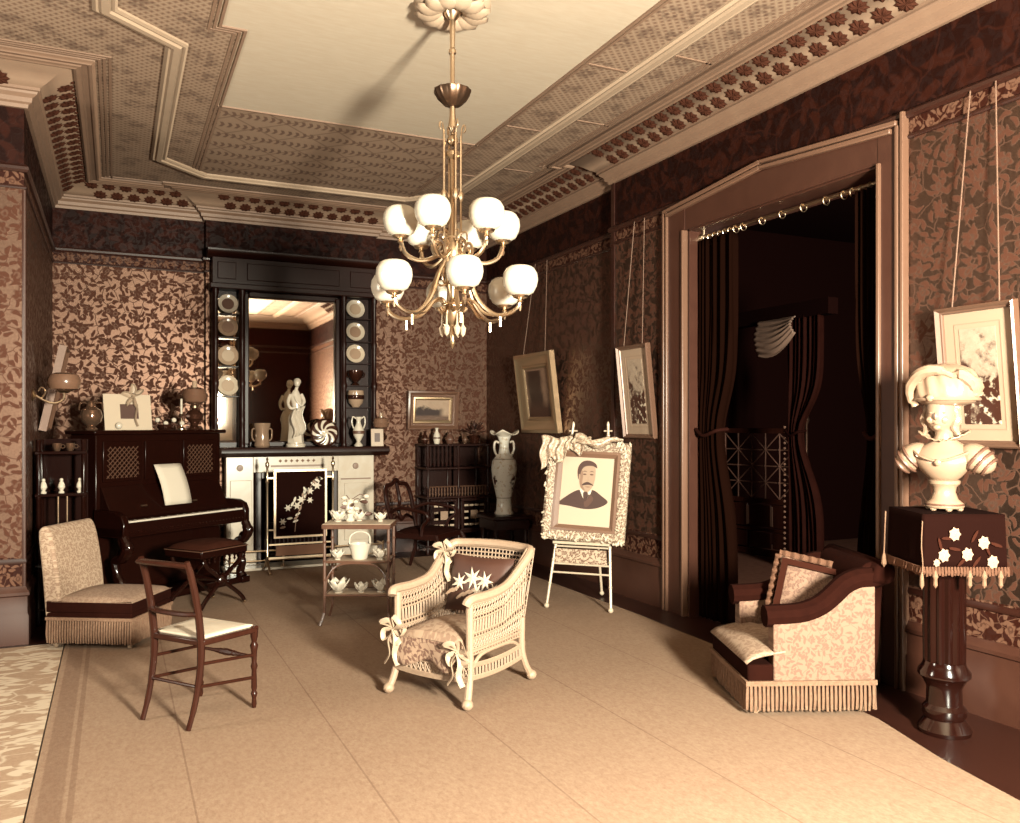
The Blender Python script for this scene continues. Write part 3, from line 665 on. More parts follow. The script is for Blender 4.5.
sb_ = MB().tube(catmull([(.03, 0, L(2.66)), (.075, 0, L(2.68)), (.085, 0, L(2.63)), (.06, 0, L(2.60)), (.055, 0, L(2.50)), (.09, 0, L(2.44)), (.085, 0, L(2.38)), (.05, 0, L(2.37)), (.03, 0, L(2.40))], 4), .007, 6).build('scroll_bracket', M_brass, ch)
sb_.rotation_euler = (0, 0, al + R(15))
for k in range(1, 6):
    c = sb_.copy(); COL.objects.link(c); c.parent = ch; c.rotation_euler = (0, 0, al + R(15) + k * pi / 3)
for zq, rq in ((2.64, .062), (2.44, .075), (2.26, .06)): MB().tube(ring_pts((0, 0, L(zq)), rq, 28, 'z'), .006, 6, True).build('gallery_ring', M_brass, ch)
for k in range(6):
    a = al + k * pi / 3 + .3
    MB().lathe([(.0, L(2.07)), (.014, L(2.085)), (.02, L(2.12)), (.006, L(2.14)), (.004, L(2.2))], 8, (.06 * cos(a), .06 * sin(a), 0)).build('pendant_drop', mat('pale_drop', .8, .15), ch)

# ================================================================== piano
pz = thing('upright_piano', 'black upright piano with carved trusses set across the corner', 'piano', (.575, 7.945, .012), R(38))
E_ = M_ebony
MB().box(-.68, .68, .30, .62, .06, 1.42).build('case', E_, pz, bevel=.008)
MB().box(-.72, .72, .26, .64, 1.42, 1.455).build('lid', E_, pz, bevel=.01)
MB().box(-.70, .70, -.04, .32, .58, .66).build('key_bed', E_, pz, bevel=.006)
MB().box(-.70, .70, .60 - .62, .32, 0.0, .06).build('plinth', E_, pz, bevel=.006)
MB().box(-.70, .70, -.05, -.03, .60, .70).build('key_slip', E_, pz, bevel=.004)
bead = MB()
for k in range(34): bead.ball((-.66 + k * .04, -.05, .625), .010, 6, 4)
bead.build('beading', mat('polished_black', .03, .12), pz)
ky = MB()
for k in range(52): ky.box(-.64 + k * .0246, -.64 + k * .0246 + .0232, -.03, .12, .67, .712)
ky.build('white_keys', mat('ivory', .95, .3), pz, smooth=False)
kb = MB()
for k in range(51):
    if k % 7 not in (1, 4): kb.box(-.64 + (k + 1) * .0246 - .006, -.64 + (k + 1) * .0246 + .006, .02, .12, .712, .722)
kb.build('black_keys', E_, pz, smooth=False)
for s_ in (-1, 1):
    x = s_ * .67
    MB().prism([(-.06, .58), (-.06, .70), (-.03, .76), (.05, .79), (.30, .80), (.30, .58)], x - .03, x + .03, 'yz').build('key_cheek', E_, pz, bevel=.008)
    MB().tube(catmull([(x, -.03, .58), (x, -.07, .50), (x, -.02, .42), (x, .07, .38), (x, .05, .28), (x, .0, .2), (x, .03, .1), (x, 0, .05)], 5), [.04, .05, .045, .04, .035, .03, .035, .04, .045], 10).ball((x, -.05, .53), (.04, .045, .045), 10, 8).tube(ring_pts((x, .0, .44), .035, 12, 'x'), .012, 6, True).build('truss', mat('polished_black', .03, .12), pz)
    MB().box(x - .05, x + .05, -.05, .08, .0, .06).build('toe_block', E_, pz, bevel=.008)
MB().box(-.64, .64, .12, .14, .66, .74).build('fall_board', E_, pz, bevel=.004)
MB().prism([(.14, .72), (.29, .98), (.30, .98), (.30, .72)], -.64, .64, 'yz').build('fall', E_, pz, bevel=.004)
for x0, x1 in ((-.62, -.24), (.22, .60)):
    MB().box(x0, x1, .285, .30, 1.02, 1.36).build('panel_frame', E_, pz, bevel=.005)
    fr = MB(); W = x1 - x0 - .06
    for k in range(-7, 9):
        for sg_ in (1, -1):
            xa = x0 + .03 + k * .045; pts = []
            for q in range(0, 13):
                xx = xa + sg_ * q * .022 + (0 if sg_ == 1 else .25); z = 1.05 + q * .022
                if x0 + .03 <= xx <= x1 - .03: pts.append((xx, .280, z))
            if len(pts) > 1: fr.tube([pts[0], pts[-1]], .0035, 5)
    fr.build('fretwork', mat('fret_gilt', .42, .35, .5), pz)
MB().box(-.20, .18, .285, .30, 1.02, 1.36).build('centre_panel', E_, pz, bevel=.005)
MB().box(-.22, .26, .20, .215, .735, .755).build('music_ledge', E_, pz)
for x in (-.3, .25): MB().box(x - .03, x + .03, .175, .20, .80, .812).build('lid_hinge', M_brass, pz)
sm = thing('sheet_music', 'open white sheet of music on the black piano desk', 'sheet music', (.575, 7.945, .012), R(38))
MB().grid(lambda u, v: (-.10 + .29 * u - .05 * v, .155 + .085 * v - .02 * sin(pi * v) , .79 + .36 * v), 4, 8).build('page', M_cream, sm, solid=.003)
MB().grid(lambda u, v: (-.10 + .29 * u - .05 * v + .004, .150 + .085 * v - .02 * sin(pi * v) , .79 + .355 * v), 4, 8).build('page', M_cream, sm, solid=.003)
# things on the piano
def ploc(x, y, z=1.467): 
    return (.575 + x * cos(R(38)) - y * sin(R(38)), 7.945 + x * sin(R(38)) + y * cos(R(38)), z)
mt = thing('ribboned_mount', 'white card mount with a dark photograph and a ribbon bow', 'picture', ploc(-.24, .44), R(24), None, R(-8))
MB().box(-.21, .21, 0, .012, 0, .32).build('card', mat('cream_card', .82, .7), mt, bevel=.003)
MB().box(-.07, .09, -.003, .0, .10, .23).build('print', mat('dark_photo', .25, .5), mt)
bow = MB()
for a in (20, 75, 150, 215, 265): bow.tube(catmull([(.05, -.015, .30), (.05 + .06 * cos(R(a)), -.03, .30 + .06 * sin(R(a))), (.05 + .10 * cos(R(a + 14)), -.02, .30 + .10 * sin(R(a + 14))), (.05 + .03 * cos(R(a + 30)), -.012, .30 + .03 * sin(R(a + 30)))], 5), .02, 6, flat=.35)
bow.tube(catmull([(.05, -.012, .30), (.07, -.02, .2), (.05, -.02, .1), (.07, -.02, .03)], 5), .022, 6, flat=.3)
bow.build('ribbon_bow', mat('satin_ribbon', .74, .5), mt)
MB().ball((-.10, -.02, .035), .03, 10, 6).build('rosette', M_white, mt)
vb = thing('lustre_vase', 'round shiny lustre vase at the end of the piano lid', 'vase', ploc(-.61, .45))
MB().lathe([(.045, 0), (.05, .012), (.03, .03), (.075, .07), (.09, .12), (.075, .17), (.035, .2), (.03, .23), (.05, .25), (.04, .25), (.0, .2)], 20).build('body', mat('lustre', .5, .12, .7), vb)
for s_ in (-1, 1): MB().tube(catmull([(s_ * .035, 0, .23), (s_ * .08, 0, .23), (s_ * .09, 0, .17)], 4), .007, 6).build('handle', mat('lustre', .5, .12, .7), vb)
oil_lamp(ploc(.50, .45), 'oil lamp with a tinted globe on the piano beside the overmantel', 1.3, .5, .42)
cs = thing('candlestick', 'slender pale candlestick on the piano lid', 'candlestick', ploc(.36, .47))
MB().lathe([(.04, 0), (.04, .01), (.012, .03), (.01, .12), (.02, .14), (.012, .15)], 12).build('stick', M_brass, cs)
MB().lathe([(.010, .15), (.010, .29), (.0, .295)], 10).build('candle', M_cream, cs)
lv = thing('foliage_spray', 'low spray of leaves and flowers beside the ribboned mount', 'flowers', ploc(.16, .45))
random.seed(5)
sp = MB()
for k in range(34):
    a = random.uniform(0, 6.28); r_ = random.uniform(.02, .17); c0 = Vector((r_ * cos(a) * 1.3, r_ * sin(a) * .5, random.uniform(.02, .13)))
    sp.ball(c0, (.022, .008, .014), 6, 4, Matrix.Translation(c0) @ Matrix.Rotation(a, 4, 'Z') @ Matrix.Rotation(random.uniform(-1, 1), 4, 'X') @ Matrix.Translation(-c0))
sp.build('leaves', mat('leaf_grey', .3, .6), lv)
MB().lathe([(.06, 0), (.08, .03), (.07, .05), (0, .05)], 14).build('dish', mat('dark_lustre', .2), lv)
for k in range(5): MB().ball((-.14 + .07 * k, -.03, .06 + .03 * (k % 2)), (.022, .018, .022), 8, 6).build('blossom', M_white, lv)

# ================================================================== piano stool
ps = thing('piano_stool', 'square dark piano stool with padded seat and crossed legs', 'stool', (.69, 7.39, .012), R(38))
MB().box(-.25, .25, -.21, .21, .43, .50).build('seat_frame', E_, ps, bevel=.012)
MB().box(-.252, .252, -.212, .212, .485, .493).build('gilt_line', mat('fret_gilt', .42), ps)
MB().grid(lambda u, v: (-.245 + .49 * u, -.205 + .41 * v, .50 + .055 * (sin(pi * u) * sin(pi * v)) ** .35), 12, 12).build('padded_top', mat('dark_velvet', .16, .9, var=.05, nscale=25), ps)
PB = mat('polished_black', .03, .12)
for s_ in (-1, 1):
    for t_ in (-1, 1):
        MB().tube(catmull([(t_ * .20, s_ * .18, .43), (t_ * .17, s_ * .18, .36), (t_ * .05, s_ * .17, .27), (-t_ * .05, s_ * .17, .19), (-t_ * .18, s_ * .18, .09), (-t_ * .24, s_ * .18, .02)], 5), .018, 8).build('leg', PB, ps)
    MB().lathe([(.045, -.02), (.05, 0), (.03, .012), (.02, .03), (.0, .035)], 14, M=Matrix.Translation((0, s_ * .18, .23)) @ Matrix.Rotation(R(90 * s_), 4, 'X') @ Matrix.Diagonal((1, 1, -1, 1))).build('boss', PB, ps)
    MB().ball((-.24, s_ * .18, .02), .02, 8, 6).ball((.24, s_ * .18, .02), .02, 8, 6).build('foot', M_brass, ps)
MB().tube([(0, -.18, .23), (0, .18, .23)], [.012, .02, .03, .02, .012], 8).build('stretcher', PB, ps)
ap = MB()
for k in range(9): ap.lathe([(.0, .38), (.012, .395), (.006, .41), (.014, .43)], 8, (-.22 + .055 * k, -.20, 0))
ap.build('drop_fringe', PB, ps)
# ================================================================== fringed slipper chair
def lerp(a, b, t): return a + (b - a) * t
M_brocy = floralmat('brocade_side', .50, .41, .075, (1, 2), .85)
M_brocs = floralmat('brocade_seat', .62, .52, .05, (0, 1), .85)
M_velv = mat('brown_velvet', .06, .95, var=.03, nscale=20)
M_fringe = mat('fringe_wool', .48, .9, var=.12, nscale=60)
def fringe(mb, path, z0, z1, n, amp=.006):
    """hanging strands along a 2-D polyline: corrugated skirt with ragged lower edge"""
    P = [Vector((*p, 0)) for p in path]; seg = [(b - a).length for a, b in zip(P, P[1:])]; T = sum(seg)
    for k in range(n):
        s = (k + .5) / n * T; i = 0
        while i < len(seg) - 1 and s > seg[i]: s -= seg[i]; i += 1
        d = (P[i + 1] - P[i]).normalized(); p = P[i] + d * s; nr = Vector((d.y, -d.x, 0)); j = random.uniform(-.004, .004)
        wd = T / n * .46
        mb.tube([p + Vector((0, 0, z1)), p + nr * (.004 + j) + Vector((0, 0, lerp(z1, z0, .6))), p + nr * (.002 - j) + Vector((0, 0, z0 + random.uniform(0, .01)))], [wd * .8, wd, wd * .8], 5)
sc_ = thing('slipper_chair', 'low fringed slipper chair in pale brocade beside the piano', 'chair', (-.025, 6.535, .012), R(-119.9))
W, D = .27, .30
MB().box(-W, W, -D, D, .19, .245).build('seat_band', M_velv, sc_, bevel=.01)
MB().box(-W - .003, W + .003, -D, D + .003, .24, .318).build('velvet_border', M_velv, sc_, bevel=.008)
MB().grid(lambda u, v: (-W * 1.02 + 2.04 * W * u, -D + 2.03 * D * v, .312 + .045 * (max(0, sin(pi * u)) * max(0, sin(pi * v))) ** .3), 16, 16).build('seat_cushion', M_brocs, sc_)
def backf(x, th):
    pts = []
    for z, y in ((.24, -.20), (.45, -.225), (.65, -.26), (.79, -.30), (.83, -.33)): pts.append((x, y, z))
    return pts
bk = MB(); prof = [(-.20, .27), (-.215, .45), (-.245, .65), (-.275, .77), (-.31, .815), (-.35, .80), (-.36, .74), (-.335, .5), (-.31, .2)]
prof = [(p.x, p.y) for p in catmull([(a, b, 0) for a, b in prof], 3)]
bk.prism([(a, b) for a, b in prof], -W, W, 'yz'); bk.build('backrest', floralmat('brocade_back', .72, .55, .05, (0, 2), .85), sc_, bevel=.02, bseg=3)
fb = MB(); fringe(fb, [(-W, -D), (-W, D), (W, D), (W, -D)][::-1], .03, .20, 95); fb.build('fringe', M_fringe, sc_)
MB().sweep([(W + .004, -D), (W + .004, D + .004), (-W - .004, D + .004), (-W - .004, -D)], [(.006, .19), (-.008, .19), (-.008, .21), (.006, .21)]).build('braid', M_fringe, sc_)
for x in (-.22, .22):
    for y in (-.26, .26): MB().lathe([(.012, 0), (.018, .02), (.012, .035), (.02, .06), (.022, .2)], 8, (x, y, 0)).build('foot', mat('bone', .7, .3), sc_)

# ================================================================== side chair with sabre legs
sd = thing('side_chair', 'slight dark wooden side chair with a pale rush seat', 'chair', (.39, 4.67, .012), R(-53.1))
def flatleg(pts, w0, name, m, n=5): 
    mb = MB(); P = catmull(pts, n); mb.tube(P, w0, 8); return mb.build(name, m, sd)
for s_ in (-1, 1):
    flatleg([(s_ * .165, -.205, 0), (s_ * .168, -.165, .12), (s_ * .17, -.135, .28), (s_ * .17, -.13, .42), (s_ * .17, -.15, .58), (s_ * .168, -.185, .74), (s_ * .166, -.215, .83)], [.013, .015, .017, .019, .019, .018, .017, .015], 'back_leg', M_midw)
    x = s_ * .20
    MB().lathe([(.010, 0), (.014, .02), (.011, .05), (.018, .075), (.012, .09), (.016, .11), (.013, .2), (.019, .22), (.013, .24), (.016, .3), (.022, .33), (.013, .35), (.020, .38), (.022, .42)], 10, (x, .20, 0)).build('front_leg', M_midw, sd)
    MB().tube([(s_ * .20, .20, .16), (s_ * .172, -.15, .20)], .009, 8).tube([(s_ * .20, .20, .28), (s_ * .172, -.135, .31)], .009, 8).build('side_stretcher', M_midw, sd)
MB().tube([(-.20, .20, .27), (-.1, .20, .27), (0, .20, .27), (.1, .20, .27), (.20, .20, .27)], [.008, .010, .02, .010, .008], 8).ball((-.05, .2, .27), .016, 8, 6).ball((.05, .2, .27), .016, 8, 6).build('front_stretcher', M_midw, sd)
MB().tube([(-.17, -.15, .20), (.17, -.15, .20)], .009, 8).build('back_stretcher', M_midw, sd)
MB().tube(catmull([(-.17, -.21, .81), (-.08, -.235, .815), (.08, -.235, .815), (.17, -.21, .81)], 4), .03, 8, flat=.5).build('top_rail', M_midw, sd)
MB().tube(catmull([(-.17, -.145, .56), (-.08, -.165, .555), (.08, -.165, .555), (.17, -.145, .56)], 4), .022, 8, flat=.6).build('back_rail', M_midw, sd)
MB().box(-.215, .215, .18, .22, .405, .435).prism([(-.19, -.13), (-.16, -.13), (-.19, .2), (-.22, .2)], .40, .43, 'xy').prism([(.19, -.13), (.16, -.13), (.19, .2), (.22, .2)], .40, .43, 'xy').box(-.17, .17, -.145, -.115, .40, .43).build('seat_frame', M_midw, sd, bevel=.006)
rs = MB()
rs.grid(lambda u, v: (lerp(-.17 - .025 * v, .17 + .025 * v, u), lerp(-.12, .195, v), .436 + .010 * sin(pi * u) * sin(pi * v) + .0012 * sin(v * 160)), 10, 40)
rs.build('rush_seat', mat('rush', .88, .8, var=.05, nscale=30), sd, solid=.012)

# ================================================================== wicker armchair
wk = thing('wicker_armchair', 'white wicker armchair with rolled arms and openwork sides', 'armchair', (1.80, 4.50, .012), R(122))
M_wick = mat('white_wicker', .64, .6, var=.05, nscale=50, bump=.3, bscale=120)
def tubes(paths, r, name, seg=8, par=wk, m=None):
    mb = MB()
    for p in paths: mb.tube(p, r, seg)
    return mb.build(name, m or M_wick, par)
for s_ in (-1, 1):
    for y, kick in ((.26, .05), (-.26, -.07)):
        top = .56 if y > 0 else .30
        g = MB().tube(catmull([(s_ * .27, y + kick, .03), (s_ * .258, y + kick * .4, .10), (s_ * .25, y, .2), (s_ * .25, y, .38), (s_ * .25, y, top)], 5), .021, 10)
        g.ball((s_ * .272, y + kick * 1.05, .028), (.032, .032, .03), 10, 8)
        g.build('leg', M_wick, wk)
# rolled top rail: arm - back - arm
rail = catmull([(.255, .30, .545), (.265, .27, .575), (.27, .10, .575), (.275, -.06, .60), (.29, -.19, .685), (.285, -.30, .76), (.20, -.35, .77), (.0, -.37, .775), (-.20, -.35, .77), (-.285, -.30, .76), (-.29, -.19, .685), (-.275, -.06, .60), (-.27, .10, .575), (-.265, .27, .575), (-.255, .30, .545)], 6)
MB().tube(rail, .026, 10).build('rolled_rail', M_wick, wk)
def wicker(fn, bands, nu, name, nv=10):
    mb = MB()
    for k in range(nu + 1):
        u = k / nu
        mb.tube([fn(u, j / nv) for j in range(nv + 1)], .0034, 5)
    for v0, v1, kind in bands:
        if kind == 'solid':
            nn_ = max(1, int((v1 - v0) / .045))
            for j in range(nn_ + 1):
                v = lerp(v0, v1, j / nn_); mb.tube([fn(i / 24, v) for i in range(25)], .0058, 5)
        elif kind == 'cross':
            for k in range(nu):
                mb.tube([fn(k / nu, v0), fn((k + 1) / nu, v1)], .0026, 4); mb.tube([fn((k + 1) / nu, v0), fn(k / nu, v1)], .0026, 4)
        elif kind == 'pairs':
            for k in range(nu):
                mb.tube([fn((k + .4) / nu, v0), fn((k + .3) / nu, v1)], .0034, 4)
    return mb.build(name, M_wick, wk)
def armz(y):
    return .575 if y > .1 else (.575 + .025 * (.1 - y) / .16 if y > -.06 else .60 + .10 * (-.06 - y) / .13 if y > -.19 else .70 + .085 * (-.19 - y) / .11)
SB = [(0, .10, 'solid'), (.10, .22, 'cross'), (.22, .30, 'cross'), (.30, .38, 'solid'), (.38, .62, 'pairs'), (.62, .69, 'solid'), (.69, .80, 'cross'), (.80, .9, 'cross'), (.9, 1, 'solid')]
for s_ in (-1, 1):
    wicker(lambda u, v, s_=s_: (s_ * (.25 + .02 * v), lerp(.26, -.27 - .02 * v, u), lerp(.27, armz(lerp(.26, -.29, u)), v)), SB, 20, 'woven_side')
    wicker(lambda u, v, s_=s_: (s_ * .255, lerp(.27, -.285, u), .125 + .085 * v + .02 * (2 * u - 1) ** 2), [(0, .2, 'solid'), (.8, 1, 'solid'), (.2, .8, 'pairs')], 18, 'woven_stretcher', 3)
    tubes([catmull([(s_ * .25, .24, .20), (s_ * .25, .16, .255), (s_ * .25, 0, .265), (s_ * .25, -.16, .255), (s_ * .25, -.25, .20)], 4)], .011, 'side_arch')
wicker(lambda u, v: (lerp(-.26, .26, u), .285, .125 + .10 * v + .015 * (2 * u - 1) ** 2), [(0, .2, 'solid'), (.8, 1, 'solid'), (.2, .8, 'cross')], 16, 'front_apron', 3)
def backw(u, v):
    a = lerp(-1, 1, u); return (a * (.25 + .04 * v), -.27 - .07 * v - .03 * (1 - a * a), lerp(.30, .77, v))
wicker(backw, [(0, .08, 'solid'), (.08, .3, 'cross'), (.3, .42, 'solid'), (.42, .6, 'pairs'), (.6, .7, 'solid'), (.7, .84, 'cross'), (.84, 1, 'solid')], 22, 'woven_back')
MB().box(-.25, .25, -.27, .26, .275, .30).build('seat_board', M_wick, wk, bevel=.01)
tubes([[(-.25, .27, .285), (.25, .27, .285)]], .018, 'front_seat_rail')
def cushion(name, label, loc, rz, rx, sx, sz, th, m, cat='cushion'):
    o = thing(name, label, cat, loc, rz, None, rx)
    def f(sg): return lambda u, v: ((u - .5) * sx * (1 - .06 * sin(pi * v)), sg * th / 2 * (max(0, sin(pi * u)) * max(0, sin(pi * v))) ** .45, (v - .5) * sz * (1 - .06 * sin(pi * u)))
    MB().grid(f(1), 14, 14).grid(f(-1), 14, 14).build('cover', m, o)
    return o
def wkl(x, y, z): 
    a = R(122); return (1.80 + x * cos(a) - y * sin(a), 4.50 + x * sin(a) + y * cos(a), z + .012)
bc = cushion('back_cushion', 'dark cushion with a painted white flower spray in the wicker chair', wkl(0, -.185, .555), R(122 + 180), R(-14), .45, .34, .12, mat('dark_satin', .24, .5, var=.05))
for k, (x, z, r_, a) in enumerate(((-.01, .03, .06, 7), (.08, .02, .055, 7), (-.10, .0, .05, 7), (.15, -.02, .035, 6), (.03, -.04, .04, 6))):
    MB().flower((x, -.064, z), r_ * 1.15, a, inner=.14).build('painted_flower', mat('painted_petal', .88, .6), bc, smooth=False)
for k in range(9):
    x = -.16 + .04 * k; z = -.06 + .02 * sin(k * 2.1)
    MB().prism([(x + .03 * cos(u) * .9, z + .012 * sin(u) + .02 * cos(u)) for u in [i * pi / 4 for i in range(8)]], -.066, -.060).build('painted_leaf', mat('painted_leaf', .62, .6), bc, smooth=False)
sc2 = thing('seat_cushion', 'pale brocade box cushion hanging over the wicker seat edge', 'cushion', wkl(0, .03, .30), R(122))
MB().grid(lambda u, v: ((u - .5) * .45, (v - .5) * .52, .085 * (max(0, sin(pi * u)) * max(0, sin(pi * v))) ** .28 + .012), 16, 16).grid(lambda u, v: ((u - .5) * .45, (v - .5) * .52, .0), 4, 4).build('cover', floralmat('cushion_brocade', .66, .54, .11, (0, 1), .8), sc2)
vl = MB().grid(lambda u, v: ((u - .5) * .43, .265 + .018 * sin(u * 9) * v + .02 * v, .03 - .13 * v - .02 * sin(u * pi * 3) * v), 18, 6).build('hanging_flap', floralmat('cushion_flap', .6, .36, .08, (0, 2), .8), sc2, solid=.012)
def ribbons(loc, label, n=5, s=1., seed=1):
    random.seed(seed); o = thing('ribbon_bow', label, 'ribbon', loc, R(122), 'ribbon bows on the wicker chair'); mb = MB()
    for k in range(n):
        a = k * 2 * pi / n + .4; c, d = cos(a), sin(a)
        mb.tube(catmull([(0, 0, 0), (.04 * s * c, .02, .045 * s * d), (.085 * s * c, .03, .07 * s * d), (.06 * s * cos(a + .7), .025, .05 * s * sin(a + .7)), (0, .005, 0)], 5), .014 * s, 6, flat=.3)
    mb.build('loops', mat('satin_ribbon', .74, .5), o)
    m2 = MB()
    for k in (-1, 1): m2.tube(catmull([(0, .01, 0), (.03 * k, .03, -.05 * s), (.02 * k, .03, -.12 * s), (.05 * k, .035, -.17 * s)], 5), .016 * s, 6, flat=.3)
    m2.build('tails', mat('satin_ribbon', .74, .5), o)
ribbons(wkl(.23, .30, .36), 'pale satin bow tied at the far front post of the wicker chair', 5, 1.1, 2)
ribbons(wkl(-.22, .315, .30), 'ribbon bow on the near front corner of the wicker chair', 4, 1., 4)
ribbons(wkl(.25, -.20, .73), 'ribbon bow at the top corner of the wicker chair back', 5, 1., 6)

# ================================================================== bamboo tier table
tt_ = thing('tier_table', 'slender two-shelf bamboo table before the fire screen', 'table', (1.70, 6.33, .012), R(-25.2))
M_bam = mat('dark_bamboo', .34, .3, var=.06, nscale=20)
for sx in (-1, 1):
    for sy in (-1, 1):
        x, y = sx * .24, sy * .14
        mb = MB().tube(catmull([(x + sx * .03, y + sy * .03, 0), (x + sx * .004, y + sy * .004, .08), (x, y, .16), (x, y, .75)], 5), .011, 8)
        for z in (.2, .34, .48, .62): mb.lathe([(.011, z - .008), (.016, z), (.011, z + .008)], 8, (x, y, 0))
        mb.build('leg', M_bam, tt_)
MB().box(-.255, .255, -.155, .155, .742, .758).build('tray_top', mat('pale_top', .80, .5), tt_, bevel=.004)
MB().box(-.26, .26, -.16, -.15, .72, .755).box(-.26, .26, .15, .16, .72, .755).box(-.26, -.25, -.16, .16, .72, .755).box(.25, .26, -.16, .16, .72, .755).build('tray_edge', M_bam, tt_, bevel=.003)
for z, v in ((.475, .75), (.225, .75)):
    MB().box(-.235, .235, -.135, .135, z - .01, z).build('shelf', mat('pale_shelf', .7, .5), tt_, bevel=.003)
    MB().tube([(-.24, -.14, z - .004), (.24, -.14, z - .004)], .009, 8).tube([(-.24, .14, z - .004), (.24, .14, z - .004)], .009, 8).tube([(-.24, -.14, z - .004), (-.24, .14, z - .004)], .009, 8).tube([(.24, -.14, z - .004), (.24, .14, z - .004)], .009, 8).build('shelf_rail', M_bam, tt_)
MB().tube(catmull([(-.235, -.14, .25), (-.215, -.14, .36), (-.14, -.14, .445), (0, -.14, .462), (.14, -.14, .445), (.215, -.14, .36), (.235, -.14, .25)], 6), .008, 8).build('arched_brace', M_bam, tt_)
def ttl(x, y, z):
    a = R(-25.2); x *= .9; return (1.70 + x * cos(a) - y * sin(a), 6.33 + x * sin(a) + y * cos(a), z + .012)
def shell_bowl(loc, label, r=.06, grp='flower-shaped bowls on the tier table', seed=0):
    o = thing('petal_bowl', label, 'bowl', loc, seed * .7, grp)
    MB().lathe([(r * .45, 0), (r * .5, .006), (r * .3, .012)], 12).build('foot', M_white, o)
    pt = MB().grid(lambda u, v: ((.25 + .85 * v) * r, (u - .5) * r * 1.15 * (sin(pi * (v * .8 + .15))), .01 + r * 1.1 * v ** 1.3 + .2 * r * (2 * u - 1) ** 2), 4, 5).build('petal', M_white, o, solid=.004)
    for k in range(1, 6):
        c = pt.copy(); COL.objects.link(c); c.parent = o; c.rotation_euler = (0, 0, k * pi / 3)
    return o
shell_bowl(ttl(-.17, -.05, .225), 'largest petal bowl on the bottom shelf of the tier table', .075, seed=1)
shell_bowl(ttl(.02, -.04, .225), 'small petal bowl in the middle of the bottom table shelf', .05, seed=2)
shell_bowl(ttl(.19, -.03, .225), 'petal bowl at the bottom shelf end near the wicker chair', .068, seed=3)
shell_bowl(ttl(-.18, -.04, .475), 'petal cup beside the white basket on the middle shelf', .05, seed=4)
shell_bowl(ttl(.18, -.04, .475), 'petal cup on the middle shelf, wicker chair side', .055, seed=5)
shell_bowl(ttl(-.19, .02, .758), 'white petal cup on top of the bamboo table', .06, seed=6)
shell_bowl(ttl(-.02, .07, .758), 'white petal cup behind the flower spray on the bamboo table', .05, seed=7)
shell_bowl(ttl(.17, .03, .758), 'low petal dish on the bamboo table top, armchair side', .045, seed=8)
bs = thing('white_basket', 'white ribbed basket on the middle shelf of the bamboo table', 'basket', ttl(0, .0, .475))
MB().lathe([(.055, 0), (.06, .01), (.07, .06), (.085, .11), (.09, .12), (.08, .115), (.06, .03), (0, .02)], 32, flute=.02, fn=16).build('body', M_white, bs)
MB().tube(catmull([(-.08, 0, .11), (-.07, 0, .18), (0, 0, .21), (.07, 0, .18), (.08, 0, .11)], 5), .006, 6).build('handle', M_white, bs)
fv = thing('flower_vase', 'white vase with a pale flower spray on the bamboo table', 'vase', ttl(-.09, .04, .758))
MB().lathe([(.03, 0), (.035, .01), (.02, .03), (.04, .08), (.03, .13), (.022, .15), (.032, .17), (.0, .14)], 16).build('body', M_white, fv)
random.seed(11)
for k in range(7):
    a = random.uniform(0, 6.28); r_ = random.uniform(.03, .11); z = random.uniform(.06, .19)
    p = (r_ * cos(a) + .03, r_ * sin(a), z); MB().tube([(0, 0, .16), (p[0] * .6, p[1] * .6, z + .02), p], .003, 5).build('stem', mat('leaf_grey', .3), fv)
    MB().ball(p, (.026, .026, .018), 8, 6).build('blossom', M_white, fv)
for k in range(6):
    a = k * 1.05; c0 = Vector((.09 * cos(a) + .05, .06 * sin(a), .05 + .02 * k))
    MB().ball(c0, (.04, .006, .015), 8, 5, Matrix.Translation(c0) @ Matrix.Rotation(a, 4, 'Z') @ Matrix.Translation(-c0)).build('leaf', mat('leaf_grey', .3), fv)

# ================================================================== carved armchair in the shade
ca_ = thing('carved_armchair', 'dark carved open armchair between the bamboo table and the cabinet', 'armchair', (2.88, 8.12, .012), R(-138))
MB().tube(catmull([(-.22, -.24, .40), (-.23, -.28, .55), (-.25, -.33, .75), (-.20, -.36, .87), (-.08, -.37, .89), (0, -.37, .93), (.08, -.37, .89), (.20, -.36, .87), (.25, -.33, .75), (.23, -.28, .55), (.22, -.24, .40)], 5), .022, 8).build('back_frame', M_dark, ca_)
MB().tube(catmull([(-.20, -.28, .52), (-.1, -.30, .56), (0, -.30, .52), (.1, -.30, .56), (.20, -.28, .52)], 5), .016, 8).build('back_rail', M_dark, ca_)
MB().tube(catmull([(0, -.30, .53), (.03, -.32, .62), (-.03, -.34, .72), (0, -.36, .9)], 5), .02, 8).build('splat', M_dark, ca_)
MB().grid(lambda u, v: ((u - .5) * (.46 + .08 * v), -.25 + .50 * v, .42 + .05 * (max(0, sin(pi * u)) * max(0, sin(pi * v))) ** .4), 12, 12).build('seat_pad', M_velv, ca_)
MB().prism([(-.24, -.26), (.24, -.26), (.28, .26), (-.28, .26)], .36, .42, 'xy').build('seat_rail', M_dark, ca_, bevel=.01)
for s_ in (-1, 1):
    MB().tube(catmull([(s_ * .24, -.29, .62), (s_ * .29, -.15, .67), (s_ * .30, .05, .65), (s_ * .31, .15, .63), (s_ * .30, .17, .57), (s_ * .27, .10, .50), (s_ * .27, .08, .40)], 5), .018, 8).build('arm', M_dark, ca_)
    MB().tube(catmull([(s_ * .26, .24, .40), (s_ * .28, .28, .30), (s_ * .26, .25, .15), (s_ * .27, .29, .015)], 5), [.028, .03, .026, .02, .017, .015, .018], 8).build('front_leg', M_dark, ca_)
    MB().tube(catmull([(s_ * .22, -.25, .40), (s_ * .22, -.27, .2), (s_ * .23, -.33, .015)], 5), .018, 8).build('back_leg', M_dark, ca_)

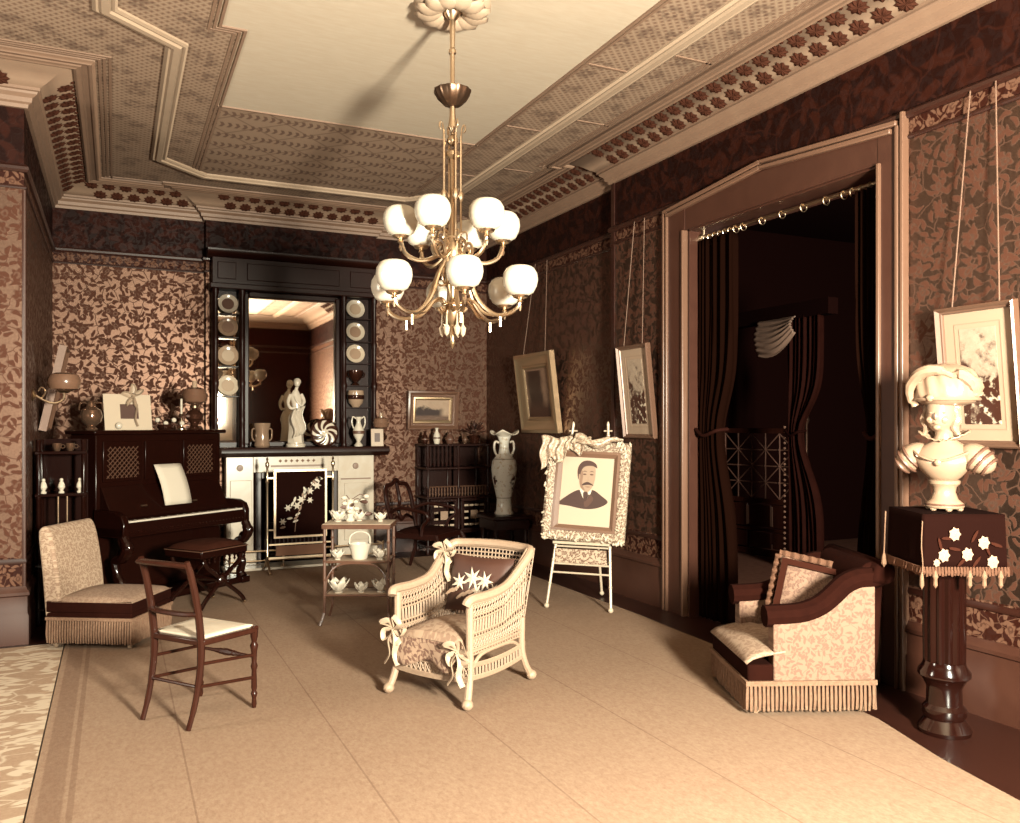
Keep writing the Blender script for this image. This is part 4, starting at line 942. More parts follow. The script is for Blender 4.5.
# ================================================================== corner cabinet
cb = thing('corner_cabinet', 'dark spindled corner cabinet with a fretted lower front', 'cabinet', (3.66, 9.40, 0.002))
cw, cd = .40, .20
for x in (-cw, -.02, cw - .04):
    for y in (-cd, cd - .04): MB().lathe([(.02, 0), (.024, .04), (.016, .06), (.02, .5), (.024, .53), (.016, .56), (.014, .75), (.022, .78), (.014, .81), (.014, 1.02), (.022, 1.06), (.016, 1.28)], 10, (x + .02, y + .02, 0)).build('post', M_dark, cb)
for z in (.10, .25, .66, 1.0, 1.27): MB().box(-cw - .01, cw + .01, -cd - .01, cd, z - .012, z + .012).build('shelf', M_darkx, cb, bevel=.005)
MB().box(-cw, cw, cd - .02, cd - .005, .1, 1.27).build('back_board', M_dark, cb)
fk = MB()
for k in range(21): fk.lathe([(.006, .672), (.012, .70), (.006, .72), (.010, .75), (.006, .78)], 6, (-cw + .04 + k * .037, -cd + .015, 0))
fk.tube([(-cw, -cd + .015, .785), (cw, -cd + .015, .785)], .009, 6); fk.build('spindle_gallery', mat('fret_gilt', .42), cb)
for x0 in (-cw + .05, .03):
    fr = MB().box(x0, x0 + .33, -cd, -cd + .012, .26, .29).box(x0, x0 + .33, -cd, -cd + .012, .61, .64).box(x0, x0 + .03, -cd, -cd + .012, .29, .61).box(x0 + .30, x0 + .33, -cd, -cd + .012, .29, .61)
    d_ = fr.build('door', M_dark, cb, bevel=.003)
    for i in range(4):
        for j in range(4):
            if (i in (1, 2) and j in (1, 2)): continue
            MB().cbox((x0 + .065 + i * .066, -cd + .006, .335 + j * .075), (.05, .008, .022)).build('inlay', mat('pale_inlay', .75, .4), d_)
    MB().cbox((x0 + .165, -cd + .006, .45), (.09, .008, .10)).build('inlay', mat('pale_inlay2', .6, .4), d_)
for k in range(7):
    MB().lathe([(.008, 1.02), (.014, 1.06), (.006, 1.1), (.012, 1.16), (.007, 1.2), (.01, 1.26)], 6, (-cw + .05 + k * .05, -cd + .02, 0)).build('spindle', M_dark, cb)
def small_vase(loc, label, h, r, m, cat='vase', grp=None):
    o = thing('small_vase', label, cat, loc, 0, grp)
    MB().lathe([(r * .6, 0), (r * .65, .01 * h), (r, h * .35), (r * .8, h * .6), (r * .35, h * .8), (r * .4, h * .93), (r * .6, h), (r * .5, h), (0, h * .8)], 16).build('body', m, o)
    MB().lathe([(r * 1.01, h * .32), (r * 1.03, h * .36), (r * .99, h * .42)], 16).build('band', mat('blue_band', .35), o)
small_vase((3.44, 9.36, 1.285), 'tall white beaker on the corner cabinet', .19, .045, M_white)
small_vase((3.30, 9.38, 1.285), 'dark bottle vase at the cabinet end by the mantelpiece', .15, .04, mat('dark_lustre', .2))
small_vase((3.62, 9.40, 1.285), 'dark jar in the middle of the corner cabinet top', .14, .055, mat('bronze', .32))
small_vase((3.80, 9.36, 1.285), 'little pale-topped vase on the corner cabinet near the corner', .13, .035, mat('lustre', .5))
pl = thing('trailing_plant', 'dark leafy plant on the corner cabinet', 'plant', (3.94, 9.40, 1.285))
MB().lathe([(.05, 0), (.07, .1), (.065, .1), (0, .08)], 14).build('pot', mat('dark_lustre', .2), pl)
random.seed(21)
for k in range(22):
    a = random.uniform(0, 6.28); e = random.uniform(.2, 1.2); l_ = random.uniform(.08, .17)
    c0 = Vector((l_ * cos(a) * cos(e) * .9, l_ * sin(a) * cos(e) * .8, .1 + l_ * sin(e)))
    MB().ball((0, 0, 0), (.045, .016, .006), 8, 4, Matrix.Translation(c0) @ Matrix.Rotation(a, 4, 'Z') @ Matrix.Rotation(-e, 4, 'Y')).build('leaf', mat('dark_leaf', .17, .5), pl)

# ================================================================== tall vase on its stand
vt = thing('vase_stand', 'low square dark stand under the tall painted vase', 'stand', (3.92, 8.50, 0.002))
MB().box(-.24, .24, -.24, .24, .47, .51).build('top', M_darkx, vt, bevel=.012)
MB().box(-.21, .21, -.21, .21, .36, .47).build('frieze', M_dark, vt, bevel=.006)
for sx in (-1, 1):
    for sy in (-1, 1): MB().lathe([(.02, 0), (.028, .03), (.018, .06), (.022, .2), (.03, .23), (.02, .26), (.028, .36)], 10, (sx * .18, sy * .18, 0)).build('leg', M_dark, vt)
MB().box(-.18, .18, -.18, .18, .12, .14).build('lower_shelf', M_darkx, vt)
vz = thing('tall_vase', 'tall pale painted floor vase with flared petal rim and handles', 'vase', (3.92, 8.50, .512))
vprof = [(.115, 0), (.125, .015), (.12, .03), (.105, .05), (.095, .17), (.115, .25), (.155, .40), (.168, .52), (.155, .60), (.115, .645), (.075, .68), (.062, .75), (.062, .80), (.085, .86), (.09, .87), (.055, .84), (.05, .7), (.0, .6)]
t = NT('painted_porcelain'); o_ = t.obj(); c = t.sep(o_)
an = t.math('ARCTAN2', c[1], c[0])
nz = t.noise(t.comb(t.math('MULTIPLY', an, .16), c[2], 0), 9, 4, .6)
bandz = t.math('MULTIPLY', t.math('GREATER_THAN', c[2], .27), t.math('LESS_THAN', c[2], .46))
dk = t.math('MULTIPLY', t.step(nz, .57, 14), bandz)
n3 = t.noise(o_, 26, 3); pc = t.mix(t.step(n3, .6, 12), S(1), S(.82))
ln = t.math('MAXIMUM', t.step(.006, t.math('ABSOLUTE', t.math('SUBTRACT', c[2], .19)), 300), t.step(.005, t.math('ABSOLUTE', t.math('SUBTRACT', c[2], .62)), 300))
M_pp = t.out(t.mix(t.math('MAXIMUM', dk, t.math('MULTIPLY', ln, .6)), pc, S(.16)), .15)
vprof = [(r_ * .86, z_) for r_, z_ in vprof]
MB().lathe(vprof, 28).build('body', M_pp, vz)
rim = MB().grid(lambda u, v: ((.06 + .09 * v) * cos(2 * pi * u) * (1 + .18 * v * cos(6 * pi * u)), (.06 + .09 * v) * sin(2 * pi * u) * (1 + .18 * v * cos(6 * pi * u)), .85 + .085 * v - .06 * v * v * abs(sin(3 * pi * u)) + .01), 48, 5).build('petal_rim', M_white, vz, solid=.008)
for s_ in (-1, 1): MB().tube(catmull([(s_ * .065, 0, .80), (s_ * .11, 0, .81), (s_ * .12, 0, .73), (s_ * .09, 0, .66)], 5), .013, 8).build('handle', M_white, vz)

# ================================================================== easel with portrait
EA = R(-46.6)    # local x along the feet, local -y faces the room
EX, EY = 3.48, 5.98
ez = thing('easel', 'slender pale bamboo easel on three legs', 'easel', (EX, EY, .012), EA)
M_eas = mat('pale_bamboo', .82, .35, var=.05, nscale=20)
for s_ in (-1, 1):
    P0, P1 = Vector((s_ * .27 - .02, -.10, .02)), Vector((s_ * .15 + .01, .16, 1.50))
    mb = MB().tube([P0, P1], .011, 8).ball(P0, .022, 10, 8)
    for q in (.12, .25, .33, .6, .85, .94): p = P0.lerp(P1, q); mb.ball(p, .015, 8, 6)
    mb.ball(P1, (.012, .012, .03), 8, 6).tube([P1 + Vector((-.035, 0, -.05)), P1 + Vector((.035, 0, -.05))], .007, 6)
    mb.build('front_leg', M_eas, ez)
MB().tube([(0, .17, 1.40), (.0, .55, .02)], .011, 8).ball((0, .55, .02), .02, 10, 8).build('back_leg', M_eas, ez)
for z in (.50, .36, .29):
    q = z / 1.5; x = .27 - .12 * q; y = -.10 + .26 * q
    MB().tube([(-x - .02, y, z), (x - .02, y, z)], .008, 8).build('crossbar', M_eas, ez)
t = NT('fret_panel'); m_f = floral(t, t.vm('SCALE', t.comb(t.sep(t.obj())[0], t.sep(t.obj())[2], 0), 1 / .06), 1, 4)
MB().prism([(-.24, .37), (.205, .37), (.198, .485), (-.23, .485)], -.045, -.035).build('fret_panel', t.out(t.mix(m_f, S(.78), S(.42)), .5), ez)
MB().box(-.25, .23, -.07, -.01, .525, .548).build('ledge', M_eas, ez, bevel=.004)
# portrait leaning on the easel
LEAN = R(-10)
pt_ = thing('portrait', 'framed portrait of a moustached man in a dark suit on the easel', 'picture', (EX - .045 * -sin(EA) * 0 + cos(EA) * 0 + sin(EA) * .055, EY - cos(EA) * .055, .562), EA, None, LEAN)
def rect_frame(w_, h_, fw, prof, m, parent, name='frame', cx=0, z0=0):
    """mitred frame: prof = [(t 0..1 from outer to inner edge, y)], outer size w_ x h_"""
    mb = MB(); m_n = len(prof); vs = []
    for (sx, sz) in ((-1, 0), (1, 0), (1, 1), (-1, 1)):
        for tq, y in prof:
            ins = fw * tq; vs.append((cx + sx * (w_ / 2 - ins), y, z0 + (ins if sz == 0 else h_ - ins)))
    fs = []
    for i in range(4):
        j = (i + 1) % 4
        for k in range(m_n): l = (k + 1) % m_n; fs.append((i * m_n + k, j * m_n + k, j * m_n + l, i * m_n + l))
    mb.add(vs, fs); return mb.build(name, m, parent)
PW, PH = .70, .82
M_gilto = floralmat('carved_gilt', .84, .5, .045, (0, 2), .45, .0, bump=.8)
rect_frame(PW, PH, .085, [(0, .01), (0, -.02), (.3, -.045), (.8, -.03), (1, -.015), (1, .01)], M_gilto, pt_, 'outer_frame')
lb = MB(); random.seed(9)
for k in range(150):
    s_ = random.random() * 2 * (PW + PH)
    if s_ < PW: x, z = s_ - PW / 2, random.uniform(0, .06)
    elif s_ < PW + PH: x, z = PW / 2 - random.uniform(0, .06), s_ - PW
    elif s_ < 2 * PW + PH: x, z = s_ - PW - PH - PW / 2, PH - random.uniform(0, .06)
    else: x, z = -PW / 2 + random.uniform(0, .06), s_ - 2 * PW - PH
    c0 = Vector((x, -.04, z)); lb.ball((0, 0, 0), (random.uniform(.012, .026), .012, .009), 6, 4, Matrix.Translation(c0) @ Matrix.Rotation(random.uniform(0, 3.1), 4, 'Y'))
lb.build('carved_leaves', mat('pale_gilt', .86, .5), pt_)
rect_frame(PW - .16, PH - .16, .05, [(0, .01), (0, -.03), (.4, -.034), (1, -.012), (1, .01)], mat('brown_inner_frame', .45, .35), pt_, 'inner_frame', 0, .08)
art = MB().box(-.225, .225, -.004, .006, .13, PH - .13).build('print', mat('portrait_paper', .80, .7), pt_, smooth=False)
def blob(pts, v, y, name='printed_shape', n=4, par=None):
    k_ = 1.28 if name in ('face', 'hair', 'moustache', 'eye', 'brow', 'nose', 'mouth') else 1.1
    P = catmull([(a * k_, 0, .42 + (b - .42) * k_) for a, b in pts], n, True)
    return MB().prism([(p.x, p.z) for p in P], y, y + .0008).build(name, mat('print_%.2f' % v, v, .7), par or art, smooth=False)
zc = .46
blob([(-.21, zc - .15), (-.14, zc - .085), (-.06, zc - .04), (0, zc - .06), (.05, zc - .035), (.12, zc - .075), (.17, zc - .12), (.10, zc - .165), (0, zc - .18), (-.12, zc - .165)], .19, -.0060, 'coat')
blob([(-.045, zc - .03), (.035, zc - .03), (.03, zc - .075), (-.005, zc - .115), (-.035, zc - .07)], .92, -.0068, 'collar')
blob([(-.02, zc - .055), (.012, zc - .055), (.014, zc - .10), (-.005, zc - .125), (-.018, zc - .10)], .2, -.0076, 'tie')
blob([(-.052, zc + .06), (-.045, zc + .115), (.0, zc + .135), (.045, zc + .115), (.053, zc + .06), (.045, zc + .0), (.02, zc - .045), (-.005, zc - .052), (-.035, zc - .03), (-.05, zc + .01)], .64, -.0076, 'face')
blob([(-.05, zc + .05), (-.04, zc + .09), (-.028, zc + .06), (-.03, zc + .0), (-.01, zc - .04), (-.035, zc - .028), (-.048, zc + .01)], .5, -.0080, 'face')
blob([(-.058, zc + .055), (-.05, zc + .062), (-.046, zc + .04), (-.053, zc + .022)], .6, -.0086, 'face', 3)
blob([(-.062, zc + .04), (-.066, zc + .10), (-.04, zc + .142), (.005, zc + .152), (.048, zc + .135), (.06, zc + .105), (.03, zc + .118), (-.02, zc + .112), (-.044, zc + .08), (-.05, zc + .03)], .22, -.0084, 'hair')
blob([(-.022, zc + .004), (.004, zc + .014), (.03, zc + .004), (.045, zc - .008), (.01, zc - .004), (-.03, zc - .01)], .18, -.0084, 'moustache')
for x in (-.018, .028):
    blob([(x - .013, zc + .062), (x, zc + .067), (x + .013, zc + .062), (x, zc + .057)], .3, -.0084, 'eye', 3)
    blob([(x - .017, zc + .078), (x, zc + .085), (x + .016, zc + .078), (x, zc + .080)], .3, -.0084, 'brow', 3)
blob([(.004, zc + .055), (.012, zc + .03), (.016, zc + .02), (.004, zc + .017)], .62, -.0084, 'nose', 3)
blob([(-.012, zc - .017), (.008, zc - .014), (.026, zc - .018), (.008, zc - .023)], .5, -.0084, 'mouth', 3)
blob([(.02, zc - .07), (.06, zc - .10), (.03, zc - .15), (0, zc - .165), (-.01, zc - .12)], .28, -.0068, 'lapel')
pt_.rotation_euler = (LEAN, R(2), EA)
# silk scarf over the top corner of the portrait
sf = thing('silk_scarf', 'pale silk scarf draped over the portrait frame corner', 'scarf', pt_.location, EA, None, LEAN)
random.seed(13)
def scarf(u, v):
    x = lerp(-.41, .02, u); top = PH + .025 + .012 * sin(u * 14)
    drop = (.30 - .20 * u - .07 * sin(u * 7.5) ** 2) * v
    return (x + .05 * v * (.5 - u) + .012 * sin(v * 9), -.064 - .016 * sin(u * 34 + v * 2) - .012 * v, top - drop + .012 * sin(u * 34 + 1) * v)
MB().grid(scarf, 60, 14).build('drape', floralmat('figured_silk', .82, .62, .06, (0, 2), .45), sf, solid=.004)
MB().tube(catmull([(-.12, -.075, PH - .02), (-.06, -.10, PH + .03), (.03, -.09, PH - .025), (.11, -.085, PH - .03), (.20, -.07, PH + .02), (.29, -.055, PH + .02)], 5), [.03, .05, .034, .044, .034, .03, .015], 10, flat=.6).tube(catmull([(-.10, -.09, PH + .0), (.0, -.115, PH - .02), (.10, -.10, PH + .0), (.18, -.08, PH + .03)], 5), .018, 8).build('twist', floralmat('figured_silk', .82, .62, .06), sf)
sf.rotation_euler = (LEAN, R(2), EA)

# ================================================================== hanging pictures
def art_material(name, kind):
    t = NT(name); c = t.sep(t.obj()); x, z = c[0], c[2]; o = t.comb(x, z, 0)
    n1 = t.noise(o, 7, 5, .65); n2 = t.noise(o, 22, 4)
    if kind == 'tree':      # dark tall trees against a paler evening sky
        m = t.math('SUBTRACT', t.math('ADD', .16, t.math('MULTIPLY', n1, .14)), t.math('ABSOLUTE', t.math('ADD', x, .06)))
        m = t.math('MULTIPLY', t.step(m, .07, 14), t.math('LESS_THAN', z, .24))
        sky = t.mix(n2, S(.42), S(.56)); c_ = t.mix(m, sky, S(.08)); c_ = t.mix(t.step(-.12, z, 10), c_, t.mix(n2, S(.08), S(.28)))
    elif kind == 'lake':
        m = t.step(t.math('ADD', t.math('MULTIPLY', n1, .22), -.09), z, 30); c_ = t.mix(t.noise(o, 10, 3), S(.55), S(.75))
        c_ = t.mix(t.math('MULTIPLY', m, t.step(.12, x, 12)), c_, S(.08)); c_ = t.mix(t.step(-.07, z, 30), c_, t.mix(t.noise(t.comb(x, t.math('MULTIPLY', z, 6), 0), 14, 3), S(.1), S(.5)))
    else:                   # pale view with flowers and trees
        c_ = t.mix(t.noise(o, 9, 5, .7), S(.45), S(.86)); k_ = t.step(t.math('SUBTRACT', n1, t.math('MULTIPLY', z, .6)), .47, 9)
        c_ = t.mix(k_, c_, S(.2)); c_ = t.mix(t.math('MULTIPLY', t.step(n2, .58, 12), t.step(.0, z, 6)), c_, S(.85))
    return t.out(c_, .35)
def hung(name, label, wall, h, z0, w_, hh, tilt, fw, fm, mat_w, artk, inner=None, cord=True, fdep=.05):
    if wall == 'right': loc, rz = (h[0], h[1], z0), R(-90)
    elif wall == 'left': loc, rz = (h[0], h[1], z0), R(90)
    else: loc, rz = (h[0], h[1], z0), 0
    o = thing(name, label, 'picture', loc, rz, 'pictures hung on the walls', tilt)
    rect_frame(w_, hh, fw, [(0, .008), (0, -fdep), (.25, -fdep - .008), (.6, -fdep * .6), (.85, -fdep * .55), (1, -fdep * .3), (1, .008)], fm, o)
    iw, ih, z1 = w_ - 2 * fw, hh - 2 * fw, fw
    if mat_w:
        MB().box(-iw / 2, iw / 2, -.004, .004, z1, z1 + ih).build('mount', mat('aged_mount', .66, .7), o, smooth=False)
        rect_frame(iw - mat_w * 1.3, ih - mat_w * 1.3, .006, [(0, -.004), (0, -.006), (1, -.006), (1, -.004)], mat('mount_line', .6, .6), o, 'mount_line', 0, z1 + mat_w * .65)
        iw -= 2 * mat_w; ih -= 2 * mat_w; z1 += mat_w
    elif inner:
        rect_frame(iw, ih, inner, [(0, .004), (0, -.018), (.5, -.022), (1, -.008), (1, .004)], M_gold, o, 'slip', 0, z1)
        iw -= 2 * inner; ih -= 2 * inner; z1 += inner
    p = MB().box(-iw / 2, iw / 2, -.003, .003, -ih / 2, ih / 2).build('print', art_material(name + '_art', artk), o, smooth=False); p.location = (0, -.004, z1 + ih / 2)
    if cord:
        Mx = Matrix.Translation(loc) @ Matrix.Rotation(rz, 4, 'Z') @ Matrix.Rotation(tilt, 4, 'X'); inv = Mx.inverted()
        Mw = Matrix.Translation(loc) @ Matrix.Rotation(rz, 4, 'Z')
        a = MB()
        for s_ in (-1, 1):
            a.tube([Vector((s_ * w_ * .3, -.006, hh - .01)), inv @ (Mw @ Vector((s_ * w_ * .16, -.022, 3.27 - z0)))], .0035, 5)
        a.build('hanging_cord', mat('picture_cord', .45, .7), o)
    return o
hung('tree_painting', 'dark painting of tall trees in a wide gilt frame above the easel', 'right', (XF - .012, 8.08), 1.43, .86, .86, R(7), .13, M_gold, 0, 'tree', .04)
hung('flower_print', 'narrow pale-mounted print in a thin frame beside the doorway', 'right', (XR - .012, 6.05), 1.40, .47, .80, R(6), .035, mat('pale_frame', .42, .35, .2), .09, 'pale', None, True, .03)
hung('garden_print', 'large pale-mounted garden view behind the porcelain bust', 'right', (XR - .012, 2.90), 1.40, .44, .74, R(6), .035, mat('pale_frame', .7), .085, 'pale', None, True, .035)
hung('lake_painting', 'small dark lake landscape in a stepped frame over the cabinet', 'back', (3.47, YB - .012), 1.46, .64, .46, R(6), .075, mat('brown_frame', .4, .35), 0, 'lake', .035, False)
hung('oblong_picture', 'tilted pale-edged picture on the wall over the whatnot', 'left', (XL + .012, 8.06), 1.47, .44, .72, R(12), .06, mat('pale_frame', .7), .05, 'pale', None, False)
# ================================================================== whatnot and gas bracket on the left wall
wn_ = thing('whatnot', 'narrow black whatnot with brass rods beside the piano end', 'whatnot', (-.37, 7.38, 0.002))
for sx in (-1, 1):
    for sy in (-1, 1): MB().lathe([(.018, 0), (.022, .04), (.015, .07), (.018, .4), (.024, .42), (.015, .45), (.015, .95), (.022, .98), (.015, 1.0), (.015, 1.36), (.02, 1.40)], 10, (sx * .15, sy * .15, 0)).build('post', E_, wn_)
for z in (.12, .45, .98, 1.30): MB().box(-.175, .175, -.175, .175, z - .012, z + .012).build('shelf', E_, wn_, bevel=.005)
MB().box(-.175, .175, .15, .165, .12, 1.40).build('back_board', E_, wn_)
MB().box(-.165, -.15, -.15, .15, .12, 1.3).build('side_board', E_, wn_)
MB().tube([(-.02, -.17, .46), (-.02, -.17, .97)], .007, 8).tube([(.04, -.17, .46), (.04, -.17, .97)], .007, 8).build('brass_rods', M_brass, wn_)
for k, (x, z, lab) in enumerate(((-.12, .992, 'tiny white figurine at the wall end of the whatnot shelf'), (.0, .992, 'white pear-shaped ornament in the middle of the whatnot shelf'), (.125, .992, 'white ornament at the piano end of the whatnot shelf'))):
    o = thing('porcelain_ornament', lab, 'ornament', (-.37 + x, 7.38 - .12, z + .002), 0, 'white ornaments on the whatnot')
    MB().lathe([(.02, 0), (.022, .008), (.012, .02), (.026, .045), (.02, .075), (.01, .09)], 12).build('body', M_white, o)
    MB().ball((0, 0, .10), .014, 10, 6).build('knob', M_white, o)
for x, lab in ((-.03, 'small lustre cup on the upper whatnot shelf'), (.06, 'second lustre cup on the upper whatnot shelf, piano side')):
    o = thing('lustre_beaker', lab, 'cup', (-.37 + x, 7.38 - .12, 1.314), 0, 'lustre cups on the whatnot')
    MB().lathe([(.018, 0), (.02, .005), (.032, .03), (.034, .06), (.03, .06), (.0, .02)], 12).build('bowl', mat('lustre', .5), o)
    MB().tube(ring_pts((.04, 0, .035), .014, 10, 'y'), .004, 5, True).build('handle', mat('lustre', .5), o)
gb = thing('gas_bracket', 'gas wall bracket with a squat tinted globe over the whatnot', 'wall lamp', (XL, 7.32, 1.74))
MB().lathe([(.045, 0), (.05, .008), (.03, .02), (.012, .03)], 14, M=Matrix.Rotation(R(90), 4, 'Y')).build('wall_plate', M_brass, gb)
MB().tube(catmull([(.02, 0, 0), (.08, 0, -.04), (.15, .01, -.06), (.21, .02, -.03), (.215, .02, .02)], 5), .009, 8).tube(catmull([(.06, 0, -.03), (.09, 0, .03), (.06, 0, .06), (.04, 0, .03)], 5), .006, 6).build('arm', M_brass, gb)
MB().lathe([(.03, .02), (.045, .03), (.05, .035), (.02, .04)], 12, (.215, .02, 0)).build('gallery', M_brass, gb)
MB().lathe([(.05, .035), (.10, .05), (.118, .09), (.118, .12), (.10, .16), (.06, .175), (.05, .175), (.095, .155), (.11, .12), (.11, .09), (.09, .055), (.04, .04)], 24, (.215, .02, 0)).build('globe', mat('tinted_globe_0.45', .45, .2), gb)

# ================================================================== fringed armchair by the doorway
sf_ = thing('fringed_armchair', 'brocade and velvet armchair with scroll arms and deep fringe', 'armchair', (0, 0, 0), R(67))
SW, SD_ = .33, .335
_f = Vector((2.96, 3.41)); _xa = Vector((cos(R(67)), sin(R(67)))); _ya = Vector((-sin(R(67)), cos(R(67))))
sc0 = _f + _xa * SW - _ya * SD_
sf_.location = (sc0.x, sc0.y, .012)
armtop = [(.20, .475), (.12, .475), (.03, .485), (-.06, .52), (-.13, .575), (-.19, .63), (-.26, .66), (-.335, .665)]
for s_ in (-1, 1):
    x0, x1 = (-SW, -SW + .09) if s_ < 0 else (SW - .09, SW)
    MB().prism([(.20, .165)] + armtop + [(-.335, .165)], x0, x1, 'yz').build('arm_panel', M_brocy, sf_, bevel=.008)
    xm = (x0 + x1) / 2
    MB().tube(catmull([(xm, a, b + .035) for a, b in [(.235, .47)] + armtop[1:] + [(-.37, .68)]], 3), .058, 10).build('arm_roll', M_velv, sf_)
MB().box(-SW + .02, SW - .02, -.32, .20, .165, .26).box(-SW, SW, .20, .335, .165, .262).build('seat_base', M_velv, sf_, bevel=.012)
MB().grid(lambda u, v: (lerp(-SW + .085, SW - .085, u) * (1 if v < .62 else 1.36), lerp(-.27, .345, v), .27 + .10 * (max(.0, sin(pi * lerp(.08, .92, u))) ** .3) * max(0, sin(pi * lerp(.2, 1.0, v))) ** .5), 14, 18).build('seat_cushion', floralmat('brocade_sofa_seat', .66, .54, .08, (0, 1), .85), sf_, solid=.01)
bkp = [(-.22, .25), (-.235, .5), (-.26, .68), (-.30, .76), (-.36, .78), (-.40, .74), (-.40, .6), (-.36, .165), (-.25, .165)]
bkp = [(p.x, p.y) for p in catmull([(a, b, 0) for a, b in bkp], 3, True)]
MB().prism(bkp, -SW + .05, SW - .05, 'yz').build('backrest', M_velv, sf_, bevel=.02)
MB().prism([(-.30, .68), (-.34, .78), (-.39, .80), (-.44, .77), (-.44, .70), (-.40, .67)], -SW - .02, SW + .02, 'yz').build('back_roll', M_velv, sf_, bevel=.025)
fb = MB(); random.seed(31); fringe(fb, [(-SW, -.335), (-SW, .335), (SW, .335), (SW, -.335), (-SW, -.335)][::-1], .02, .175, 120); fb.build('fringe', M_fringe, sf_)
MB().sweep([(-SW - .004, -.34), (-SW - .004, .34), (SW + .004, .34), (SW + .004, -.34)][::-1], [(.004, .155), (-.009, .155), (-.009, .18), (.004, .18)]).build('braid', M_fringe, sf_)
for x in (-.28, .28):
    for y in (-.28, .28): MB().lathe([(.012, 0), (.02, .012), (.012, .03), (.02, .05), (.022, .17)], 8, (x, y, 0)).build('foot', mat('bone', .7), sf_)
a67 = R(67)
def sfl(x, y, z): return (sc0.x + x * cos(a67) - y * sin(a67), sc0.y + x * sin(a67) + y * cos(a67), z + .012)
cs_ = cushion('tasselled_cushion', 'pale cushion with a ruffled dark border in the fringed armchair', sfl(.06, -.13, .55), R(-49), R(-16), .36, .36, .11, floralmat('cushion_damask', .5, .38, .05, (0, 2), .8))
cs_.rotation_euler = (R(-16), R(10), R(-49))
rf = MB(); random.seed(17)
for sx in (-1, 1):
    rf.grid(lambda u, v, sx=sx: (sx * (.175 + .035 * v), .012 * sin(u * 50), lerp(-.18, .18, u) + .004), 40, 2).grid(lambda u, v, sx=sx: (lerp(-.19, .19, u), .012 * sin(u * 50), sx * (.175 + .035 * v)), 40, 2)
rf.build('ruffle', mat('ruffle', .4, .8), cs_, solid=.004)
rect_frame(.33, .33, .035, [(0, -.02), (0, -.048), (1, -.062), (1, -.02)], mat('cushion_band', .15, .8), cs_, 'border_band', 0, -.165)

# ================================================================== pedestal and bust
pd = thing('column_pedestal', 'dark fluted column pedestal under an embroidered drape', 'pedestal', (3.71, 2.85, 0.002), R(-26.6))
MB().lathe([(.12, 0), (.125, .02), (.105, .05), (.09, .07), (.10, .09), (.10, .12), (.082, .14), (.08, .22), (.09, .24), (.10, .26), (.12, .28), (.12, .30), (.10, .33), (.095, .35)], 28).build('base', PB, pd)
MB().lathe([(.09, .34), (.092, .5), (.09, .86)], 72, flute=.06, fn=14).build('fluted_shaft', M_ebony, pd)
MB().lathe([(.09, .86), (.105, .88), (.12, .92), (.14, .95), (.15, 1.0)], 28).build('capital', M_ebony, pd)
MB().box(-.15, .15, -.15, .15, 1.0, 1.06).build('abacus', M_ebony, pd, bevel=.006)
MB().box(-.18, .18, -.18, .18, 1.055, 1.085).build('top_slab', M_ebony, pd, bevel=.008)
dr = thing('pedestal_drape', 'dark cloth embroidered with white blossoms hanging from the pedestal top', 'cloth', (3.71, 2.85, 0.002), R(-26.6)); dr.scale = (.84, .84, 1)
def skirt(u, v):
    P = [(-.225, -.225), (.225, -.225), (.225, .225), (-.225, .225), (-.225, -.225)]; k = min(int(u * 4), 3); q = u * 4 - k
    a, b = Vector(P[k]), Vector(P[k + 1]); p = a.lerp(b, q); o_ = 1 + .04 * v + .02 * v * sin(u * 50)
    return (p.x * o_, p.y * o_, 1.09 - .25 * v)
MB().grid(skirt, 96, 8).prism([(-.225, -.225), (.225, -.225), (.225, .225), (-.225, .225)], 1.087, 1.091, 'xy').build('cloth', mat('dark_plush', .08), dr, solid=.004)
fb = MB(); random.seed(23); fringe(fb, [(-.238, -.238), (.238, -.238), (.238, .238), (-.238, .238), (-.238, -.238)], .80, .845, 110); fb.build('fringe', mat('dull_fringe', .38, .9), dr)
for sg_, pts in ((0, [(-.06, 1.00), (.10, .96), (-.12, .90), (.01, .905), (.15, .87), (-.16, .865)]),):
    for k, (x, z) in enumerate(pts):
        f_ = MB().flower((x, -.238 - .008, z), .034 if k != 5 else .02, 7, inner=.52).build('blossom', mat('embroidered_cream', .66, .8), dr, smooth=False)
for k, (x, z) in enumerate([(-.10, .98), (.05, .99), (.12, .93), (-.06, .93), (.06, .87), (-.14, .95), (.17, .95), (-.02, .87)]):
    MB().prism([(x + .035 * cos(u) * cos(k) - .008 * sin(u) * sin(k), z + .035 * cos(u) * sin(k) + .008 * sin(u) * cos(k)) for u in [i * pi / 4 for i in range(8)]], -.246, -.241).build('embroidered_leaf', mat('embroidered_dull', .16, .9), dr, smooth=False)
for x in (-.17, .02, .10, .19):
    MB().lathe([(.0, .745), (.012, .76), (.010, .79), (.016, .80), (.004, .83)], 8, (x, -.25, 0)).build('tassel', mat('tassel', .5, .8), dr)
MB().tube(catmull([(-.235, -.235, 1.06), (-.245, -.245, .95), (-.24, -.25, .86), (-.245, -.25, .80)], 4), .003, 6).lathe([(.0, .74), (.012, .76), (.01, .80), (.004, .82)], 8, (-.245, -.25, 0)).build('cord_tassel', mat('tassel', .72), dr)
for p in ((-.238, .2),):
    MB().tube([(p[0] - .02, p[1], 1.07), (p[0] - .03, p[1], .85)], .004, 6).lathe([(.0, .78), (.016, .80), (.011, .84), (.004, .86)], 8, (p[0] - .03, p[1], 0)).build('cord_tassel', mat('tassel', .72), dr)
M_bust = mat('bust_porcelain', .62, .3)
